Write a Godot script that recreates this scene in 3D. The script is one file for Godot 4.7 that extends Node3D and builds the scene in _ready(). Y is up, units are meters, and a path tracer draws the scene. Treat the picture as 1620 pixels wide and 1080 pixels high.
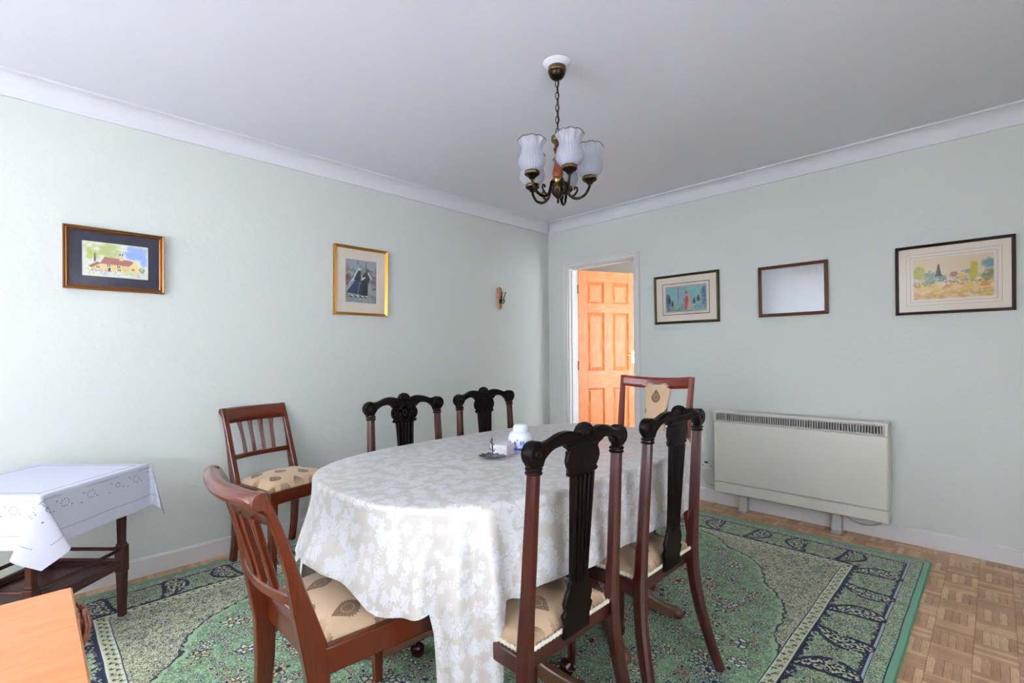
extends Node3D
# A dining room: oval table under a damask cloth, two sets of mahogany chairs, a green Persian-style rug on mosaic parquet.
# Left wall is the plane x = 0, back wall the plane z = 0, metres, y up.

const CEIL := 2.40
const ROOM_X := 4.30
const ROOM_Z := 5.20
const WALL := 0.14
const RUG_TOP := 0.009
const CAM := Vector3(3.13617, 1.14, 3.66442)

var mats := {}
var names := {}
var meshes := {}
var rng := RandomNumberGenerator.new()

# ------------------------------------------------------------------ scene order
func _ready() -> void:
	rng.seed = 7
	make_camera()
	make_light()
	make_materials()
	room()
	hall()
	rug()
	dining_table()
	table_cloth()
	chairs()
	sideboard()
	tea_trolley()
	storage_heater()
	wall_things()
	chandelier()
	table_things()

func make_camera() -> void:
	var c := Camera3D.new()
	c.name = "camera"
	c.near = 0.05
	c.far = 60.0
	c.projection = Camera3D.PROJECTION_FRUSTUM
	c.keep_aspect = Camera3D.KEEP_HEIGHT
	var f := 766.567
	c.size = c.near * 1080.0 / f
	c.frustum_offset = Vector2(-0.14, 17.84) / f * c.near
	c.transform = Transform3D(Basis(Vector3.UP, 0.7846159) * Basis(Vector3.BACK, -0.00807), CAM)
	add_child(c)
	c.current = true

func make_light() -> void:
	var e := Environment.new()
	e.background_mode = Environment.BG_SKY
	var s := Sky.new()
	var m := ProceduralSkyMaterial.new()
	m.sky_top_color = Color(0.84, 0.89, 1.0)
	m.sky_horizon_color = Color(0.97, 0.98, 1.0)
	m.ground_bottom_color = Color(0.42, 0.45, 0.36)
	m.ground_horizon_color = Color(0.62, 0.66, 0.60)
	m.sky_energy_multiplier = 6.0
	m.ground_energy_multiplier = 5.0
	m.sun_angle_max = 1.0
	s.sky_material = m
	e.sky = s
	e.tonemap_mode = Environment.TONE_MAPPER_LINEAR
	e.tonemap_exposure = 1.12
	e.sdfgi_enabled = true
	e.ssao_enabled = true
	e.ssil_enabled = true
	var w := WorldEnvironment.new()
	w.name = "world_environment"
	w.environment = e
	add_child(w)

# ------------------------------------------------------------------ naming
func numbered(called: String) -> String:
	var n: int = names.get(called, 0)
	names[called] = n + 1
	return called if n == 0 else "%s_%03d" % [called, n]

func tag(o: Node, label: String, category: String, group := "") -> void:
	o.set_meta("label", label)
	o.set_meta("category", category)
	if group != "":
		o.set_meta("group", group)

func thing(called: String, label: String, category: String, at := Vector3.ZERO, turn := 0.0, group := "") -> Node3D:
	var o := Node3D.new()
	o.name = numbered(called)
	add_child(o)
	o.position = at
	o.rotation.y = turn
	tag(o, label, category, group)
	return o

func obj(called: String, mesh: Mesh, m: Material, parent: Node = null) -> MeshInstance3D:
	var o := MeshInstance3D.new()
	o.mesh = mesh
	o.material_override = m
	if parent == null:
		o.name = numbered(called)
		add_child(o)
	else:
		o.name = called
		parent.add_child(o, true)
	return o

func struct(called: String, mesh: Mesh, m: Material, parent: Node = null) -> MeshInstance3D:
	var o := obj(called, mesh, m, parent)
	if parent == null:
		o.set_meta("kind", "structure")
	return o

func dup(o: Node3D, at: Vector3, turn: float, label: String) -> Node3D:
	var r: Node3D = o.duplicate()
	r.name = numbered(str(o.name))
	add_child(r)
	r.position = at
	r.rotation.y = turn
	r.set_meta("label", label)
	return r

# ------------------------------------------------------------------ shapes
func S() -> SurfaceTool:
	var st := SurfaceTool.new()
	st.begin(Mesh.PRIMITIVE_TRIANGLES)
	return st

func fin(st: SurfaceTool) -> ArrayMesh:
	st.generate_normals()
	st.index()
	return st.commit()

func vtx(st: SurfaceTool, p: Vector3, uv := Vector2.ZERO) -> void:
	st.set_uv(uv)
	st.add_vertex(p)

# a, b, c, d run counterclockwise seen from outside
func quad(st: SurfaceTool, a: Vector3, b: Vector3, c: Vector3, d: Vector3, ua := Vector2.ZERO, ub := Vector2.ZERO, uc := Vector2.ZERO, ud := Vector2.ZERO) -> void:
	vtx(st, a, ua); vtx(st, c, uc); vtx(st, b, ub)
	vtx(st, a, ua); vtx(st, d, ud); vtx(st, c, uc)

func tri(st: SurfaceTool, a: Vector3, b: Vector3, c: Vector3) -> void:
	vtx(st, a); vtx(st, c); vtx(st, b)

func box(st: SurfaceTool, c: Vector3, s: Vector3, b := 0.002, xf := Transform3D.IDENTITY) -> void:
	st.set_smooth_group(-1)
	var h := s * 0.5
	b = minf(b, minf(h.x, minf(h.y, h.z)) * 0.9)
	var ax := [Vector3(1, 0, 0), Vector3(0, 1, 0), Vector3(0, 0, 1)]
	# six faces
	for i in 3:
		var j: int = (i + 1) % 3
		var k: int = (i + 2) % 3
		for sg in [-1.0, 1.0]:
			var n: Vector3 = ax[i] * h[i] * sg
			var u: Vector3 = ax[j] * (h[j] - b)
			var v: Vector3 = ax[k] * (h[k] - b)
			if sg > 0:
				quad(st, xf * (c + n - u - v), xf * (c + n + u - v), xf * (c + n + u + v), xf * (c + n - u + v))
			else:
				quad(st, xf * (c + n - u + v), xf * (c + n + u + v), xf * (c + n + u - v), xf * (c + n - u - v))
	if b <= 0.0:
		return
	for i in 3:
		var j: int = (i + 1) % 3
		var k: int = (i + 2) % 3
		var along: Vector3 = ax[i] * (h[i] - b)
		for sj in [-1.0, 1.0]:
			for sk in [-1.0, 1.0]:
				var p: Vector3 = ax[j] * sj * h[j] + ax[k] * sk * (h[k] - b)
				var q: Vector3 = ax[j] * sj * (h[j] - b) + ax[k] * sk * h[k]
				if sj * sk > 0:
					quad(st, xf * (c + p - along), xf * (c + q - along), xf * (c + q + along), xf * (c + p + along))
				else:
					quad(st, xf * (c + p + along), xf * (c + q + along), xf * (c + q - along), xf * (c + p - along))
	for sx in [-1.0, 1.0]:
		for sy in [-1.0, 1.0]:
			for sz in [-1.0, 1.0]:
				var p := Vector3(sx * h.x, sy * (h.y - b), sz * (h.z - b))
				var q := Vector3(sx * (h.x - b), sy * h.y, sz * (h.z - b))
				var r := Vector3(sx * (h.x - b), sy * (h.y - b), sz * h.z)
				if sx * sy * sz > 0:
					tri(st, xf * (c + p), xf * (c + q), xf * (c + r))
				else:
					tri(st, xf * (c + r), xf * (c + q), xf * (c + p))

func boxm(c: Vector3, s: Vector3, b := 0.002) -> ArrayMesh:
	var st := S()
	box(st, c, s, b)
	return fin(st)

# a smooth curve through points
func curve(pts: Array, steps := 6) -> PackedVector3Array:
	var out := PackedVector3Array()
	var n := pts.size()
	for i in n - 1:
		var a: Vector3 = pts[maxi(i - 1, 0)]
		var b: Vector3 = pts[i]
		var c: Vector3 = pts[i + 1]
		var d: Vector3 = pts[mini(i + 2, n - 1)]
		for k in steps:
			out.append(b.cubic_interpolate(c, a, d, float(k) / steps))
	out.append(pts[n - 1])
	return out

func curve2(pts: Array, steps := 6, closed := false) -> PackedVector2Array:
	var out := PackedVector2Array()
	var n := pts.size()
	for i in (n if closed else n - 1):
		var a: Vector2 = pts[(i - 1 + n) % n] if closed else pts[maxi(i - 1, 0)]
		var b: Vector2 = pts[i]
		var c: Vector2 = pts[(i + 1) % n]
		var d: Vector2 = pts[(i + 2) % n] if closed else pts[mini(i + 2, n - 1)]
		for k in steps:
			out.append(b.cubic_interpolate(c, a, d, float(k) / steps))
	if not closed:
		out.append(pts[n - 1])
	return out

# sizes interpolated the same way as curve()
func ease_list(v: Array, steps := 6) -> PackedFloat32Array:
	var out := PackedFloat32Array()
	for i in v.size() - 1:
		for k in steps:
			out.append(lerpf(v[i], v[i + 1], smoothstep(0.0, 1.0, float(k) / steps)))
	out.append(v[v.size() - 1])
	return out

# section swept along a path; section points run counterclockwise in (side, up); scale per point (Vector2)
func sweep(st: SurfaceTool, pts: PackedVector3Array, sec: PackedVector2Array, sc: Callable, upref: Vector3, smooth := true, closed := false) -> void:
	var n := pts.size()
	var m := sec.size()
	var rings := []
	for i in n:
		var t: Vector3
		if closed:
			t = pts[(i + 1) % n] - pts[(i - 1 + n) % n]
		else:
			t = pts[mini(i + 1, n - 1)] - pts[maxi(i - 1, 0)]
		t = t.normalized()
		var side := upref.cross(t)
		if side.length() < 0.02:
			side = Vector3.RIGHT.cross(t) if absf(t.x) < 0.9 else Vector3.BACK.cross(t)
		side = side.normalized()
		var up := t.cross(side)
		var k: Vector2 = sc.call(i)
		var ring := PackedVector3Array()
		for q in sec:
			ring.append(pts[i] + side * q.x * k.x + up * q.y * k.y)
		rings.append(ring)
	st.set_smooth_group(1 if smooth else -1)
	for i in (n if closed else n - 1):
		var a: PackedVector3Array = rings[i]
		var b: PackedVector3Array = rings[(i + 1) % n]
		for j in m:
			var j2 := (j + 1) % m
			quad(st, a[j], a[j2], b[j2], b[j])
	if not closed:
		st.set_smooth_group(-1)
		var a: PackedVector3Array = rings[0]
		var b: PackedVector3Array = rings[n - 1]
		for j in range(1, m - 1):
			tri(st, a[0], a[j + 1], a[j])
			tri(st, b[0], b[j], b[j + 1])

func ngon(n: int) -> PackedVector2Array:
	var o := PackedVector2Array()
	for i in n:
		o.append(Vector2.from_angle(TAU * i / n))
	return o

# rectangle of half size 1 with chamfered corners
func rect_sec(ch := 0.2) -> PackedVector2Array:
	return PackedVector2Array([Vector2(1, -1 + ch), Vector2(1, 1 - ch), Vector2(1 - ch, 1), Vector2(-1 + ch, 1), Vector2(-1, 1 - ch), Vector2(-1, -1 + ch), Vector2(-1 + ch, -1), Vector2(1 - ch, -1)])

func tube(st: SurfaceTool, pts: PackedVector3Array, r, n := 8, up := Vector3(0.13, 0.21, 0.97)) -> void:
	sweep(st, pts, ngon(n), func(i): return Vector2.ONE * (r[i] if r is PackedFloat32Array or r is Array else r), up)

# bar of rectangular section; w, h full sizes (numbers or lists)
func bar(st: SurfaceTool, pts: PackedVector3Array, w, h, up: Vector3, ch := 0.2) -> void:
	sweep(st, pts, rect_sec(ch), func(i): return Vector2(w[i] if not w is float else w, h[i] if not h is float else h) * 0.5, up, false)

# profile of (radius, height) from bottom to top, turned about y
func lathe(st: SurfaceTool, prof: PackedVector2Array, n := 24, xf := Transform3D.IDENTITY, rip = null) -> void:
	st.set_smooth_group(1)
	for i in prof.size() - 1:
		for j in n:
			var q := []
			for v in [[i, j], [i, j + 1], [i + 1, j + 1], [i + 1, j]]:
				var a: float = TAU * float(v[1] % n) / n
				var p: Vector2 = prof[v[0]]
				if rip != null:
					p = rip.call(p, a, float(v[0]) / (prof.size() - 1))
				q.append([xf * Vector3(p.x * cos(a), p.y, -p.x * sin(a)), Vector2(float(v[1]) / n, float(v[0]) / (prof.size() - 1))])
			if prof[i].x < 1e-6:
				st.set_uv(q[0][1]); vtx(st, q[0][0], q[0][1]); vtx(st, q[3][0], q[3][1]); vtx(st, q[2][0], q[2][1])
			elif prof[i + 1].x < 1e-6:
				vtx(st, q[0][0], q[0][1]); vtx(st, q[2][0], q[2][1]); vtx(st, q[1][0], q[1][1])
			else:
				quad(st, q[0][0], q[1][0], q[2][0], q[3][0], q[0][1], q[1][1], q[2][1], q[3][1])

# flat outline (x, y) given a thickness along z with rounded rims; map bends it
func plate(st: SurfaceTool, poly: PackedVector2Array, t: float, b: float, map: Callable) -> void:
	var area := 0.0
	var n := poly.size()
	for i in n:
		area += poly[i].cross(poly[(i + 1) % n])
	if area < 0:
		poly = poly.duplicate()
		poly.reverse()
	var ins := PackedVector2Array()
	for i in n:
		var e1 := (poly[i] - poly[(i - 1 + n) % n]).normalized()
		var e2 := (poly[(i + 1) % n] - poly[i]).normalized()
		var nn := (e1 + e2).orthogonal().normalized()  # points outward for counterclockwise
		ins.append(poly[i] - nn * b)
	var rings := []
	for r in [[0, -t / 2], [1, -t / 2 + b], [1, t / 2 - b], [0, t / 2]]:
		var ring := PackedVector3Array()
		for i in n:
			var p: Vector2 = poly[i] if r[0] == 1 else ins[i]
			ring.append(map.call(Vector3(p.x, p.y, r[1])))
		rings.append(ring)
	for k in 3:
		st.set_smooth_group(2 if k == 1 else -1)
		for i in n:
			var j := (i + 1) % n
			quad(st, rings[k][i], rings[k][j], rings[k + 1][j], rings[k + 1][i])
	st.set_smooth_group(3)
	var ids := Geometry2D.triangulate_polygon(ins)
	for i in range(0, ids.size(), 3):
		var a := ids[i]
		var bb := ids[i + 1]
		var c := ids[i + 2]
		if (ins[bb] - ins[a]).cross(ins[c] - ins[a]) < 0:
			var x := bb
			bb = c
			c = x
		tri(st, rings[3][a], rings[3][bb], rings[3][c])
		tri(st, rings[0][a], rings[0][c], rings[0][bb])

func grid(st: SurfaceTool, nu: int, nv: int, f: Callable, uvf = null, group := 1) -> void:
	st.set_smooth_group(group)
	var p := []
	var u := []
	for i in nu + 1:
		for j in nv + 1:
			p.append(f.call(float(i) / nu, float(j) / nv))
			u.append(uvf.call(float(i) / nu, float(j) / nv) if uvf != null else Vector2(float(i) / nu, float(j) / nv))
	for i in nu:
		for j in nv:
			var a := i * (nv + 1) + j
			var b := a + nv + 1
			quad(st, p[a], p[b], p[b + 1], p[a + 1], u[a], u[b], u[b + 1], u[a + 1])

func blob(st: SurfaceTool, c: Vector3, r: Vector3, n := 8) -> void:
	var prof := PackedVector2Array()
	for i in n / 2 + 1:
		var a := -PI / 2 + PI * i / (n / 2)
		prof.append(Vector2(cos(a) if i > 0 and i < n / 2 else 0.0, sin(a)))
	lathe(st, prof, n, Transform3D(Basis.from_scale(r), c))

# mitred moulding round a w x h opening in the xy plane; profile points (inward, outward z), from outer back to inner back
func frame_ring(st: SurfaceTool, w: float, h: float, prof: PackedVector2Array, xf := Transform3D.IDENTITY) -> void:
	st.set_smooth_group(-1)
	var rings := []
	for p in prof:
		var a := w / 2 - p.x
		var b := h / 2 - p.x
		rings.append([xf * Vector3(-a, -b, p.y), xf * Vector3(a, -b, p.y), xf * Vector3(a, b, p.y), xf * Vector3(-a, b, p.y)])
	for k in prof.size() - 1:
		for i in 4:
			var j := (i + 1) % 4
			quad(st, rings[k][i], rings[k][j], rings[k + 1][j], rings[k + 1][i])

func idf(p: Vector3) -> Vector3:
	return p

# ------------------------------------------------------------------ materials
func noise_tex(freq: float, octaves: int, c0: Color, c1: Color, size := 512, kind := FastNoiseLite.TYPE_SIMPLEX_SMOOTH, warp := 0.0, sd := 1, p0 := 0.0, p1 := 1.0) -> NoiseTexture2D:
	var n := FastNoiseLite.new()
	n.noise_type = kind
	n.seed = sd
	n.frequency = freq
	n.fractal_octaves = octaves
	if warp > 0.0:
		n.domain_warp_enabled = true
		n.domain_warp_amplitude = warp
	var t := NoiseTexture2D.new()
	t.width = size
	t.height = size
	t.seamless = true
	t.noise = n
	var g := Gradient.new()
	g.set_color(0, c0)
	g.set_color(1, c1)
	g.set_offset(0, p0)
	g.set_offset(1, p1)
	t.color_ramp = g
	return t

func bump_tex(freq: float, octaves: int, strength: float, size := 512, warp := 0.0, sd := 1, kind := FastNoiseLite.TYPE_SIMPLEX_SMOOTH) -> NoiseTexture2D:
	var t := noise_tex(freq, octaves, Color.BLACK, Color.WHITE, size, kind, warp, sd)
	t.color_ramp = null
	t.as_normal_map = true
	t.bump_strength = strength
	return t

func mat(called: String, c: Color, rough := 0.6, metal := 0.0, spec := 0.5) -> StandardMaterial3D:
	var m := StandardMaterial3D.new()
	m.resource_name = called
	m.albedo_color = c
	m.roughness = rough
	m.metallic = metal
	m.metallic_specular = spec
	mats[called] = m
	return m

func tri_map(m: StandardMaterial3D, scale: Vector3, world := false) -> StandardMaterial3D:
	m.uv1_triplanar = true
	m.uv1_world_triplanar = world
	m.uv1_scale = scale
	m.uv1_triplanar_sharpness = 4.0
	return m

func with_normal(m: StandardMaterial3D, t: Texture2D, s: float) -> StandardMaterial3D:
	m.normal_enabled = true
	m.normal_texture = t
	m.normal_scale = s
	return m

func make_materials() -> void:
	var grain := noise_tex(0.02, 4, Color(0.80, 0.77, 0.75), Color(1, 1, 1), 512, FastNoiseLite.TYPE_SIMPLEX_SMOOTH, 25.0, 3)
	var pine_grain := noise_tex(0.012, 3, Color(0.90, 0.81, 0.71), Color(1, 1, 1), 512, FastNoiseLite.TYPE_SIMPLEX, 60.0, 5, 0.25, 0.7)
	var plaster := bump_tex(0.035, 4, 6.0, 1024, 40.0, 11)
	var artex := bump_tex(0.03, 3, 7.0, 1024, 80.0, 21, FastNoiseLite.TYPE_CELLULAR)
	var cloth_n := bump_tex(0.25, 2, 3.0, 256, 0.0, 4)
	mats.cloth_n = cloth_n
	# shell
	var wl := tri_map(mat("mint_wall_paint", Color(0.815, 0.823, 0.795), 0.75, 0.0, 0.3), Vector3.ONE * 0.7, true)
	with_normal(wl, plaster, 0.13)
	var ce := tri_map(mat("white_ceiling_paint", Color(0.90, 0.90, 0.935), 0.8, 0.0, 0.3), Vector3.ONE * 0.8, true)
	with_normal(ce, artex, 0.07)
	mat("white_gloss_paint", Color(0.86, 0.84, 0.83), 0.35)
	mat("white_coving_paint", Color(0.87, 0.865, 0.885), 0.7, 0.0, 0.3)
	mat("hall_wall_paint", Color(0.90, 0.87, 0.82), 0.8)
	mat("hall_carpet", Color(0.70, 0.63, 0.56), 0.95)
	mat("subfloor", Color(0.20, 0.13, 0.08), 0.9)
	# woods: the grain runs along the small number of the scale
	for w in [["mahogany", Color(0.37, 0.135, 0.042), 0.25], ["dark_mahogany", Color(0.23, 0.06, 0.042), 0.25], ["black_mahogany", Color(0.06, 0.028, 0.024), 0.38], ["red_mahogany", Color(0.46, 0.13, 0.06), 0.26], ["trolley_wood", Color(0.25, 0.085, 0.065), 0.30], ["brown_oak", Color(0.40, 0.26, 0.17), 0.45]]:
		for ax in [["_x", Vector3(1.2, 16, 16)], ["_y", Vector3(16, 1.2, 16)], ["_z", Vector3(16, 16, 1.2)]]:
			var m := tri_map(mat(w[0] + ax[0], w[1], w[2]), ax[1])
			m.albedo_texture = grain
			m.metallic_specular = 0.22 if w[0] == "black_mahogany" else 0.5
			m.clearcoat_enabled = w[0] != "black_mahogany"
			m.clearcoat = 0.2
			m.clearcoat_roughness = 0.15
	for ax in [["_x", Vector3(1.0, 7, 7)], ["_y", Vector3(7, 1.0, 7)]]:
		var m := tri_map(mat("pine" + ax[0], Color(0.84, 0.51, 0.265), 0.45), ax[1])
		m.albedo_texture = pine_grain
	var sb := tri_map(mat("golden_oak", Color(0.79, 0.53, 0.33), 0.32), Vector3(6, 10, 1.1))
	sb.albedo_texture = noise_tex(0.015, 5, Color(0.90, 0.85, 0.78), Color(1, 1, 1), 512, FastNoiseLite.TYPE_SIMPLEX, 20.0, 9)
	var sd := tri_map(mat("carved_oak", Color(0.52, 0.30, 0.19), 0.4), Vector3(4, 4, 4))
	sd.albedo_texture = grain
	# parquet fingers: a few tones of the same oak, both ways of the grain
	var tones := [Color(0.78, 0.61, 0.45), Color(0.83, 0.67, 0.50), Color(0.72, 0.55, 0.40), Color(0.87, 0.72, 0.55), Color(0.75, 0.59, 0.45)]
	for i in tones.size():
		var m := tri_map(mat("parquet_%d" % i, tones[i], 0.42), Vector3(2.5, 20, 22))
		m.albedo_texture = noise_tex(0.02, 4, Color(0.80, 0.78, 0.75), Color(1, 1, 1), 256, FastNoiseLite.TYPE_SIMPLEX_SMOOTH, 25.0, 30 + i) if i == 0 else mats.parquet_0.albedo_texture
	# metals
	mat("antique_brass", Color(0.45, 0.37, 0.23), 0.26, 1.0)
	mat("dark_bronze", Color(0.17, 0.14, 0.10), 0.28, 0.95)
	mat("polished_brass", Color(0.83, 0.68, 0.38), 0.22, 1.0)
	mat("gilt", Color(0.74, 0.53, 0.24), 0.30, 0.9)
	mat("bronze_gilt", Color(0.52, 0.33, 0.18), 0.30, 0.9)
	mat("green_gilt", Color(0.30, 0.27, 0.17), 0.35, 0.8)
	mat("frame_brown", Color(0.33, 0.17, 0.08), 0.3)
	mat("frame_dark", Color(0.15, 0.07, 0.05), 0.3)
	mat("pewter", Color(0.30, 0.29, 0.33), 0.35, 0.9)
	var tw := tri_map(mat("turned_wood", Color(0.56, 0.27, 0.10), 0.25), Vector3(16, 2, 16))
	tw.albedo_texture = grain
	mat("black_iron", Color(0.05, 0.05, 0.05), 0.5, 0.6)
	# others
	mat("cream_enamel", Color(0.84, 0.82, 0.765), 0.4)
	mat("grey_enamel", Color(0.70, 0.68, 0.65), 0.4)
	mat("white_plastic", Color(0.88, 0.87, 0.86), 0.3)
	mat("grey_cable", Color(0.62, 0.61, 0.58), 0.5)
	mat("dark_plastic", Color(0.10, 0.10, 0.11), 0.4)
	mat("card_cream", Color(0.86, 0.80, 0.74), 0.9)
	mat("card_white", Color(0.90, 0.88, 0.86), 0.9)
	mat("card_navy", Color(0.13, 0.12, 0.19), 0.9)
	mat("ink", Color(0.12, 0.11, 0.11), 0.8)
	mat("box_card", Color(0.80, 0.775, 0.785), 0.7)
	mat("porcelain", Color(0.90, 0.91, 0.95), 0.12)
	mat("driftwood", Color(0.66, 0.48, 0.33), 0.8)
	mat("braid", Color(0.84, 0.80, 0.73), 0.9)
	var g := mat("pane_glass", Color(1, 1, 1, 0.03), 0.02)
	g.transparency = BaseMaterial3D.TRANSPARENCY_ALPHA
	var pg := mat("picture_glass", Color(1, 1, 1, 0.02), 0.02, 0.0, 0.28)
	pg.transparency = BaseMaterial3D.TRANSPARENCY_ALPHA
	mat("rim_line", Color(0.14, 0.13, 0.14), 0.5)
	var sh := mat("frosted_glass", Color(0.78, 0.78, 0.82, 0.62), 0.4)
	sh.transparency = BaseMaterial3D.TRANSPARENCY_ALPHA
	sh.backlight_enabled = true
	sh.backlight = Color(0.75, 0.75, 0.77)
	var cu := mat("net_curtain", Color(0.92, 0.92, 0.93), 0.9)
	cu.backlight_enabled = true
	cu.backlight = Color(1, 1, 1)
	# woven seat cover with palmette motifs
	var f := tri_map(mat("seat_damask", Color(1, 1, 1), 0.75), Vector3(1 / 0.165, 1 / 0.165, 1 / 0.165))
	f.albedo_texture = ImageTexture.create_from_image(seat_image())
	f.rim_enabled = true
	f.rim = 0.3
	var f2: StandardMaterial3D = f.duplicate()
	f2.uv1_offset = Vector3(0.25, 0.477, 0.0)
	mats.splat_damask = f2
	# damask of the table cloth
	var im := damask_image()
	var d := mat("cream_damask", Color(1, 1, 1), 1.0)
	d.albedo_texture = ImageTexture.create_from_image(im[0])
	d.roughness_texture = ImageTexture.create_from_image(im[1])
	d.roughness_texture_channel = BaseMaterial3D.TEXTURE_CHANNEL_RED
	d.metallic_specular = 0.6
	# white linen
	var l := mat("white_linen", Color(1, 1, 1), 0.85)
	l.albedo_texture = ImageTexture.create_from_image(linen_image())

# ------------------------------------------------------------------ drawing of prints and weaves
func px_ellipse(im: Image, cx: float, cy: float, rx: float, ry: float, c: Color, jag := 0.0) -> void:
	for y in range(maxi(0, int(cy - ry - 1)), mini(im.get_height(), int(cy + ry + 2))):
		for x in range(maxi(0, int(cx - rx - 1)), mini(im.get_width(), int(cx + rx + 2))):
			var d := Vector2((x - cx) / rx, (y - cy) / ry).length()
			if d + (rng.randf() - 0.5) * jag < 1.0:
				im.set_pixel(x, y, im.get_pixel(x, y).lerp(c, c.a))

func px_poly(im: Image, pts: Array, c: Color) -> void:
	var p := PackedVector2Array(pts)
	var lo := p[0]
	var hi := p[0]
	for q in p:
		lo = lo.min(q)
		hi = hi.max(q)
	for y in range(maxi(0, int(lo.y)), mini(im.get_height(), int(hi.y) + 1)):
		for x in range(maxi(0, int(lo.x)), mini(im.get_width(), int(hi.x) + 1)):
			if Geometry2D.is_point_in_polygon(Vector2(x + 0.5, y + 0.5), p):
				im.set_pixel(x, y, im.get_pixel(x, y).lerp(c, c.a))

func px_line(im: Image, a: Vector2, b: Vector2, c: Color, w := 1) -> void:
	var n := int(a.distance_to(b)) + 1
	for i in n + 1:
		var p := a.lerp(b, float(i) / n)
		im.fill_rect(Rect2i(int(p.x), int(p.y), w, w), c)

# a flower or palmette: petals round a centre, dark outline
var jag := FastNoiseLite.new()

func stamp_flower(im: Image, cx: float, cy: float, r: float, petals: int, turn: float, fill: Color, heart: Color, line: Color, squash := 1.0) -> void:
	var w := im.get_width()
	var h := im.get_height()
	for y in range(maxi(0, int(cy - r)), mini(h, int(cy + r + 1))):
		for x in range(maxi(0, int(cx - r)), mini(w, int(cx + r + 1))):
			var v := Vector2(x - cx, y - cy).rotated(-turn)
			v.y *= squash
			var q := v.length() / r
			if q > 1.0:
				continue
			var a := v.angle()
			var edge := 0.70 + 0.22 * cos(petals * a) + 0.24 * jag.get_noise_2d(x * 9.0, y * 9.0)
			if q < 0.22:
				im.set_pixel(x, y, heart)
			elif q < 0.32:
				im.set_pixel(x, y, line)
			elif q < edge - 0.16:
				im.set_pixel(x, y, fill)
			elif q < edge:
				im.set_pixel(x, y, line)

func seat_image() -> Image:
	var n := 512
	var im := Image.create(n, n, false, Image.FORMAT_RGB8)
	var fn := FastNoiseLite.new()
	fn.frequency = 0.05
	var base := Color(0.73, 0.61, 0.48)
	var dark := Color(0.37, 0.27, 0.17)
	for y in n:
		for x in n:
			var k := 0.97 + 0.05 * fn.get_noise_2d(x * 0.25, y * 6.0) + 0.02 * ((x + y) % 2)
			im.set_pixel(x, y, Color(base.r * k, base.g * k, base.b * k))
	for o in [Vector2(128, 128), Vector2(384, 384)]:
		for y in range(-127, 128):
			for x in range(-112, 113):
				var v := Vector2(x / 100.0, y / 118.0)
				# pear outline with the tip at the top
				var half := 0.86 * sqrt(maxf(0.0, 1.0 - pow((v.y - 0.18) / 0.80, 2.0))) if v.y > 0.0 else 0.86 * pow(maxf(0.0, 1.0 + v.y), 0.85) * 0.97
				var q := absf(v.x) / maxf(half, 0.001)
				if half <= 0.0 or q > 1.0 + 0.08 * sin(v.angle() * 26.0):
					continue
				var a := atan2(v.x, 1.05 - v.y)
				var rr := Vector2(v.x, 1.05 - v.y).length()
				var vein := absf(sin(a * 11.0 + 2.2 * sin(rr * 9.0))) < 0.13 and rr > 0.35 and q < 0.86
				var ring := absf(Vector2(v.x, v.y - 0.15).length() - 0.42) < 0.03
				var dot := fn.get_noise_2d(x * 7.0, y * 7.0 + o.x) > 0.42
				var c := dark
				if vein or ring or (dot and q < 0.85):
					c = Color(0.66, 0.53, 0.38)
				im.set_pixel(int(o.x) + x, int(o.y) + y, c)
	return im

func damask_image() -> Array:
	var n := 1024
	var im := Image.create(n, n, false, Image.FORMAT_RGB8)
	var ro := Image.create(n, n, false, Image.FORMAT_L8)
	var ground := Color(0.745, 0.715, 0.68)
	var fig := Color(0.825, 0.82, 0.825)
	im.fill(ground)
	ro.fill(Color(0.34, 0.34, 0.34))
	var rough := Color(0.58, 0.58, 0.58)
	var r2 := RandomNumberGenerator.new()
	r2.seed = 5
	# sprays of lobed leaves, small blossoms and curling stems, tiling every 0.55 m
	for k in 196:
		var c := Vector2((k % 14 + r2.randf_range(0.1, 0.9)) * n / 14.0, (floorf(k / 14.0) + r2.randf_range(0.1, 0.9)) * n / 14.0)
		var turn := r2.randf() * TAU
		var r := r2.randf_range(36, 82)
		var kind := k % 4
		for yy in range(-int(r), int(r) + 1):
			for xx in range(-int(r), int(r) + 1):
				var v := Vector2(xx, yy).rotated(-turn) / r
				var q := v.length()
				if q > 1.0:
					continue
				var a := v.angle()
				var on := false
				if kind == 0 or kind == 3:
					# a lobed leaf, its midrib left in the ground weave
					var lobe := (0.42 + 0.30 * cos(a)) + 0.26 * pow(absf(cos(a * 2.5)), 3.0) + 0.06 * cos(a * 17.0) + 0.16 * jag.get_noise_2d(xx * 9.0 + k * 50, yy * 9.0)
					on = q < lobe and not (absf(v.y) < 0.025 and v.x > -0.2)
				elif kind == 1:
					on = q < 0.34 + 0.26 * absf(cos(a * 3.0)) + 0.06 * cos(a * 15.0) + 0.12 * jag.get_noise_2d(xx * 9.0 + k * 50, yy * 9.0) and not (q > 0.18 and q < 0.24)
				else:
					# a stem with narrow leaves along it
					var bend := 0.25 * sin(v.x * 3.0)
					var s := v.y - bend
					var leaf := fposmod(v.x * 3.6 + (0.5 if s > 0 else 0.0), 1.0) - 0.5
					on = absf(s) < 0.02 or (absf(s) < 0.34 and absf(leaf - (absf(s) - 0.17) * 1.4) < 0.22 * sin(PI * clampf(absf(s) / 0.34, 0, 1)))
				if on:
					var p := Vector2i(posmod(int(c.x) + xx, n), posmod(int(c.y) + yy, n))
					im.set_pixelv(p, fig)
					ro.set_pixelv(p, rough)
	return [im, ro]

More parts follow.
